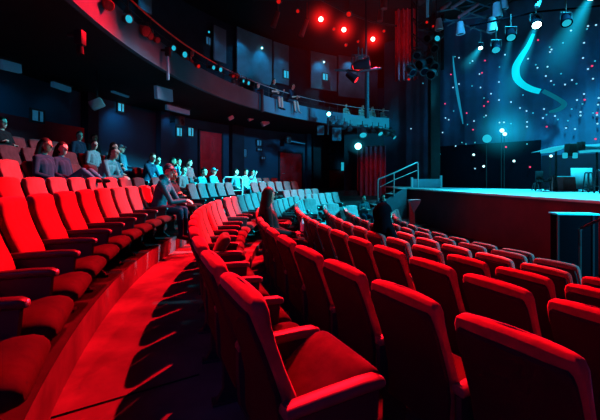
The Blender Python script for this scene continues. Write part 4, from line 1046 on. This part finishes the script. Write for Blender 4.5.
# long-haired woman seated in the second row, seen from behind
VAR['sit_hair'] = seated(-13, 38, 2, 'lap', hairlen=.50, hairw=.06)
VAR['sit_hair']['wristR'] = V(.44, -.12, .70); VAR['sit_hair']['handR'] = V(1, .1, .05)
wm = seat_person('B', 262, 'sit_hair', 'long', (S, 'blackcl', 'blackcl', 'blackcl'), 'long-haired person in black in the second row right of aisle, seen from behind', scale=1.06, near=5.9)
bpy.context.view_layer.update()
bp = wm.matrix_basis @ V(.55, -.11, .80)
bt = empty('drink_bottle', bp - V(0, 0, .07), 'small drink bottle with added pink glow held by the seated long-haired person', 'bottle')
mb = MB(); mb.loft([[(r * math.cos(a), r * math.sin(a), z) for a in [2 * math.pi * i / 14 for i in range(14)]] for z, r in ((0, .026), (.006, .031), (.13, .031), (.16, .022), (.185, .013), (.20, .013))]); mb.build('body', M['plastic_glow'], bt)
mb = MB(); mb.loft([[(.015 * math.cos(a), .015 * math.sin(a), z) for a in [2 * math.pi * i / 12 for i in range(12)]] for z in (.20, .222)]); mb.build('cap', M['redcl'], bt)

# couple sitting on the balcony front, legs hanging over it
def ledge(lean, yaw, arms, kx):
    P = seated(lean, yaw, 0, arms)
    for k, s in (('R', -1), ('L', 1)):
        P['knee' + k] = V(.52, s * .10, .50); P['ankle' + k] = V(.56 + kx * (1 if s > 0 else .2), s * .09, .02); P['foot' + k] = V(.15, 0, -.07)
    P['calf'] = 0; P['forearm'] = 0
    return P
for px, nm, lean, yaw, arms, hair, cols, lab, kx in [(273, 'ledge_fold', -2, -20, 'fold', 'long', (S, 'blackcl', 'jeans', 'blackcl'), 'left of two people sitting on balcony front with legs dangling', .02), (289, 'ledge_lean', 16, 10, 'knees', 'short', (S, 'navy', 'jeans', 'lightcl'), 'right of two people sitting on balcony front with legs dangling', .10)]:
    P = ledge(lean, yaw, arms, kx); VAR[nm] = P; p = on_row(px, 14.9); t = theta_of(p)
    put_person(polar(14.98, t, 5.20 - .44), R_(t), nm, hair, cols, lab, 'people on the balcony', me=(person_mesh('body_' + nm, P, .0105), eyes_mesh(P)))
    if nm == 'ledge_lean':
        pass
# people sitting behind the rail
for px, var, hair, cols, lab in [(262, 'lap', 'short', (S, 'navy', 'navy', 'blackcl'), 'dim person in navy behind the balcony rail left of the couple'), (279, 'phone', 'short', (S, 'greycl', 'navy', 'blackcl'), 'person in grey behind the dangling couple on the balcony'),
                                 (349, 'fold', 'short', (S, 'lightcl', 'navy', 'blackcl'), 'leftmost person behind the right end of the balcony rail'), (362, 'lean', 'short', (S, 'lightcl', 'jeans', 'blackcl'), 'bent person in light top behind the right balcony rail'),
                                 (373, 'chin', 'short', (S, 'lightcl', 'navy', 'blackcl'), 'upright person with hand at chin behind right balcony rail'), (386, 'fold', 'short', (S, 'teal', 'navy', 'blackcl'), 'person in teal folding arms behind the right balcony rail'), (397, 'lean', 'bun', (S, 'greycl', 'jeans', 'blackcl'), 'rightmost person behind the balcony rail, hair in bun'),
                                 (190, 'lean', 'short', (S, 'redcl', 'navy', 'blackcl'), 'red-lit person leaning behind the balcony rail at left'), (158, 'lap', 'short', (K, 'redcl', 'navy', 'blackcl'), 'red-lit person sitting behind the balcony rail above hanging tube'), (236, 'lean', 'short', (S, 'teal', 'jeans', 'blackcl'), 'bent person in teal behind the balcony rail above red lamp')]:
    p = on_row(px, 15.35); t = theta_of(p)
    put_person(polar(15.72, t, 4.63), R_(t), var, hair, cols, lab, 'people on the balcony')
# two people by the stairs
for px, Y, var, hair, cols, lab in [(363, 14.6, 'fold', 'short', (S, 'teal', 'navy', 'blackcl'), 'left of two people sitting at the far end by the stage stairs'), (380, 15.6, 'chin', 'long', (S, 'navy', 'navy', 'blackcl'), 'right of two people sitting at the foot of the stage stairs')]:
    p = at(px, 178, Y)
    st_ = empty('folding_chair', (p.x, p.y, -.64), 'dark folding chair under the %s' % ('teal-topped person by the stairs' if px == 363 else 'long-haired person by the stairs'), 'chair', R_(-75), 'folding chairs by the stage stairs')
    mb = MB(); mb.box((.17, 0, .45), (.42, .42, .04), bev=.012); mb.build('seat', M['steel'], st_)
    mb = MB(); mb.box((-.06, 0, .78), (.03, .42, .26), bev=.012); mb.build('backrest', M['steel'], st_)
    for sx in (-.05, .36):
        for sy in (-.19, .19):
            mb = MB(); mb.tube([(sx, sy, 0), (sx if sx > 0 else -.05, sy, .45 if sx > 0 else .88)], .013, 6); mb.build('leg', M['steel'], st_)
    put_person((p.x, p.y, -.64), R_(-75), var, hair, cols, lab, 'people away from the seats')
# jackets and a bag among the seats (dark shapes in the photo)
def garment(name, base, mtx, w, h, lab, cat, m='navy'):
    r = []
    for i in range(13):
        u = i / 12; ring = []
        for k in range(18):
            a = 2 * math.pi * k / 18
            ww = w * (.55 + .45 * math.sin(min(1, u * 1.3 + .12) * math.pi * .75)) * (1 + .06 * math.sin(5 * a + 6 * u)); dd = .085 * (1.1 - .5 * u) * (1 + .12 * math.sin(3 * a + 8 * u))
            ring.append((dd * math.cos(a), ww * math.sin(a), h * u))
        r.append(ring)
    o = MB(); o.loft(r); ob = o.build(name, M[m]); ob.matrix_local = mtx; return tag(ob, lab, cat)

# ------------------------------------------------------------------ light
def spot(name, p, tgt, col, W, ang=60, rad=.12, blend=.5):
    l = bpy.data.lights.new(name, 'SPOT'); l.energy = W; l.color = col; l.spot_size = R_(ang); l.spot_blend = blend; l.shadow_soft_size = rad
    o = bpy.data.objects.new(name, l); C.objects.link(o); o.location = p
    o.rotation_euler = (Vector(tgt) - Vector(p)).to_track_quat('-Z', 'Y').to_euler(); return o
def area(name, p, tgt, col, W, sx, sy, spread=180):
    l = bpy.data.lights.new(name, 'AREA'); l.energy = W; l.color = col; l.shape = 'RECTANGLE'; l.size = sx; l.size_y = sy; l.spread = R_(spread)
    o = bpy.data.objects.new(name, l); C.objects.link(o); o.location = p
    o.rotation_euler = (Vector(tgt) - Vector(p)).to_track_quat('-Z', 'Y').to_euler(); return o
RED_C = (1.0, 0.006, 0.018); CY_C = (0.02, 0.62, 0.80); BL_C = (0.02, 0.22, 0.60)
for i, p in enumerate(RED):
    spot('red_beam', p + V(-.1, -.7, -.5), ((-1.6, 1.6, 0), (-.1, 1.6, 0), (2.6, 3.6, 0))[i], RED_C, (9000, 8000, 17000)[i], 37 if i < 2 else 43, .07, .35)
KEY = V(0.3, 11.0, 9.6)  # added unseen red lamp, placed to narrow the aisle shadows
spotlight(KEY, V(-2.2, 3.0, 0) - KEY, .27, 'red_lens', 'added red lamp above the frame that shapes the aisle shadows', 'red lamps under the ceiling', hang=.35)
spot('red_key_added', KEY + V(-.1, -.6, -.6), (-2.3, 3.0, 0), RED_C, 22000, 54, .06, .3)
spot('red_wash_tiers', (2.0, 9.5, 8.6), (-5.2, 8.2, 1.3), RED_C, 2300, 31, .12, .5)  # added red wash for the upper tiers, without a fixture
spot('red_wash_balcony', (1.0, 6.0, 7.8), (-5.0, 6.8, 4.9), (1, .002, .012), 130, 60, .2, .9)
spot('red_curtain_fill', (4.3, 18.0, 3.6), (4.2, 20.4, .8), (1, .005, .06), 80, 70, .2, .8)  # added spot that reddens the curtain
spot('red_drape_fill', (4.0, 14.6, 7.2), (5.4, 17.4, 9.2), (1, .01, .02), 260, 60, .2, .8)  # upward spot added to brighten the drape

# stage
spot('stage_wash', (11, 12.5, 9.2), (10.5, 11.5, SZ), CY_C, 14000, 95, .3, .7)
spot('stage_wash', (8.6, 12.3, 9.2), (7.4, 13.5, SZ), CY_C, 8000, 85, .3, .7)
spot('cyan_to_house', (9.0, 10.5, 7.5), (-.8, 12.0, 0.8), (0.004, .60, .72), 95000, 36, .15, .7)
spot('cyan_to_rows', (9.5, 5.0, 5.5), (2.2, 6.6, 0.3), CY_C, 5000, 42, .15, .6)
spot('cyan_to_row_ends', (9.0, 0.6, 4.6), (3.0, 5.8, 0.1), CY_C, 10000, 34, .1, .5)
spot('grid_glow', (6.2, 11.8, 6.6), (7.1, 14.0, 8.6), (0.01, .28, .60), 700, 60, .1, .8)  # blue spot added to bring out the grid pipes
spot('red_to_stage_front', (1.8, 8.8, 6.0), (6.0, 9.5, 0.2), (1, .004, .05), 750, 60, .2, .9)  # red spot added for the stage face, no lamp stands here
spot('red_to_back_wall', (1.5, 9.5, 3.2), (-4.5, 16.5, 2.6), RED_C, 900, 90, .3, .9)  # general red added on the back wall, no fixture
spot('cyan_to_balcony', (8.0, 12.0, 6.5), (4.6, 19.6, 5.6), CY_C, 4500, 34, .1, .6)
spot('cyan_to_tiers', (8.0, 11.5, 7.0), (-3.8, 8.0, 1.5), CY_C, 13000, 29, .15, .6)
area('backdrop_wash', (9.0, 14.0, 7.8), (11.0, 16.6, 3.4), (0.002, .20, .38), 380, 6, 1.5, 125)
spot('fascia_wash', (8.0, 9.0, 6.0), (.2, 17.2, 5.0), (0.006, .36, .62), 9000, 38, .3, .9)
area('blue_fill', (-1.0, -2.5, 3.5), (0.5, 3.0, .3), (0.01, .08, .45), 80, 2, 1.5)  # added blue fill behind the camera for the dark areas
# wall lamps under and above the balcony
def wl(px, py, R, W, z0, col=(0.01, .22, .42), a=120):
    p = on_row(px, R); z = H + (178 - py) / F * p.y; z = min(z, 4.3) if py > 60 and z0 < 5 else z
    q = on_row(px, R + .6)
    spot('wall_wash', (p.x, p.y, z), (q.x, q.y, z0), col, W, a, .12, .9)
wl(8, 66, 18.2, 60, 2.6); wl(60, 88, 18.4, 10, 2.5); wl(122, 95, 18.4, 130, 2.8); wl(178, 114, 18.4, 170, 2.6); wl(170, 114, 18.4, 30, 2.4); wl(297, 143, 18.4, 30, 2.0); wl(272, 142, 18.2, 30, 2.0); wl(212, 125, 18.2, 25, 2.4)
for px, py, W in ((243, 34, 150), (264, 44, 220), (284, 52, 60), (322, 56, 200), (352, 55, 150), (378, 60, 120), (219, 30, 40), (145, -12, 60)):
    wl(px, py, 18.1, W, 7.0, (0.01, .26, .46), 110)
w = bpy.data.worlds.new('World'); bpy.context.scene.world = w; w.use_nodes = True
w.node_tree.nodes['Background'].inputs['Color'].default_value = (0.05, 0.16, 0.50, 1)
w.node_tree.nodes['Background'].inputs['Strength'].default_value = 0.010

# ------------------------------------------------------------------ camera
cam = bpy.data.cameras.new('camera'); cam.sensor_width = 36; cam.lens = F / 600 * 36; cam.shift_y = -32 / 600; cam.clip_start = .05
co = bpy.data.objects.new('camera', cam); C.objects.link(co); co.location = (0, 0, H); co.rotation_euler = (R_(90), 0, 0)
sc = bpy.context.scene; sc.camera = co
sc.view_settings.view_transform = 'Standard'; sc.view_settings.look = 'None'; sc.view_settings.gamma = 0.9
sc.cycles.use_denoising = True
sc.cycles.max_bounces = 6; sc.cycles.diffuse_bounces = 1
sc.cycles.sample_clamp_indirect = 3.0
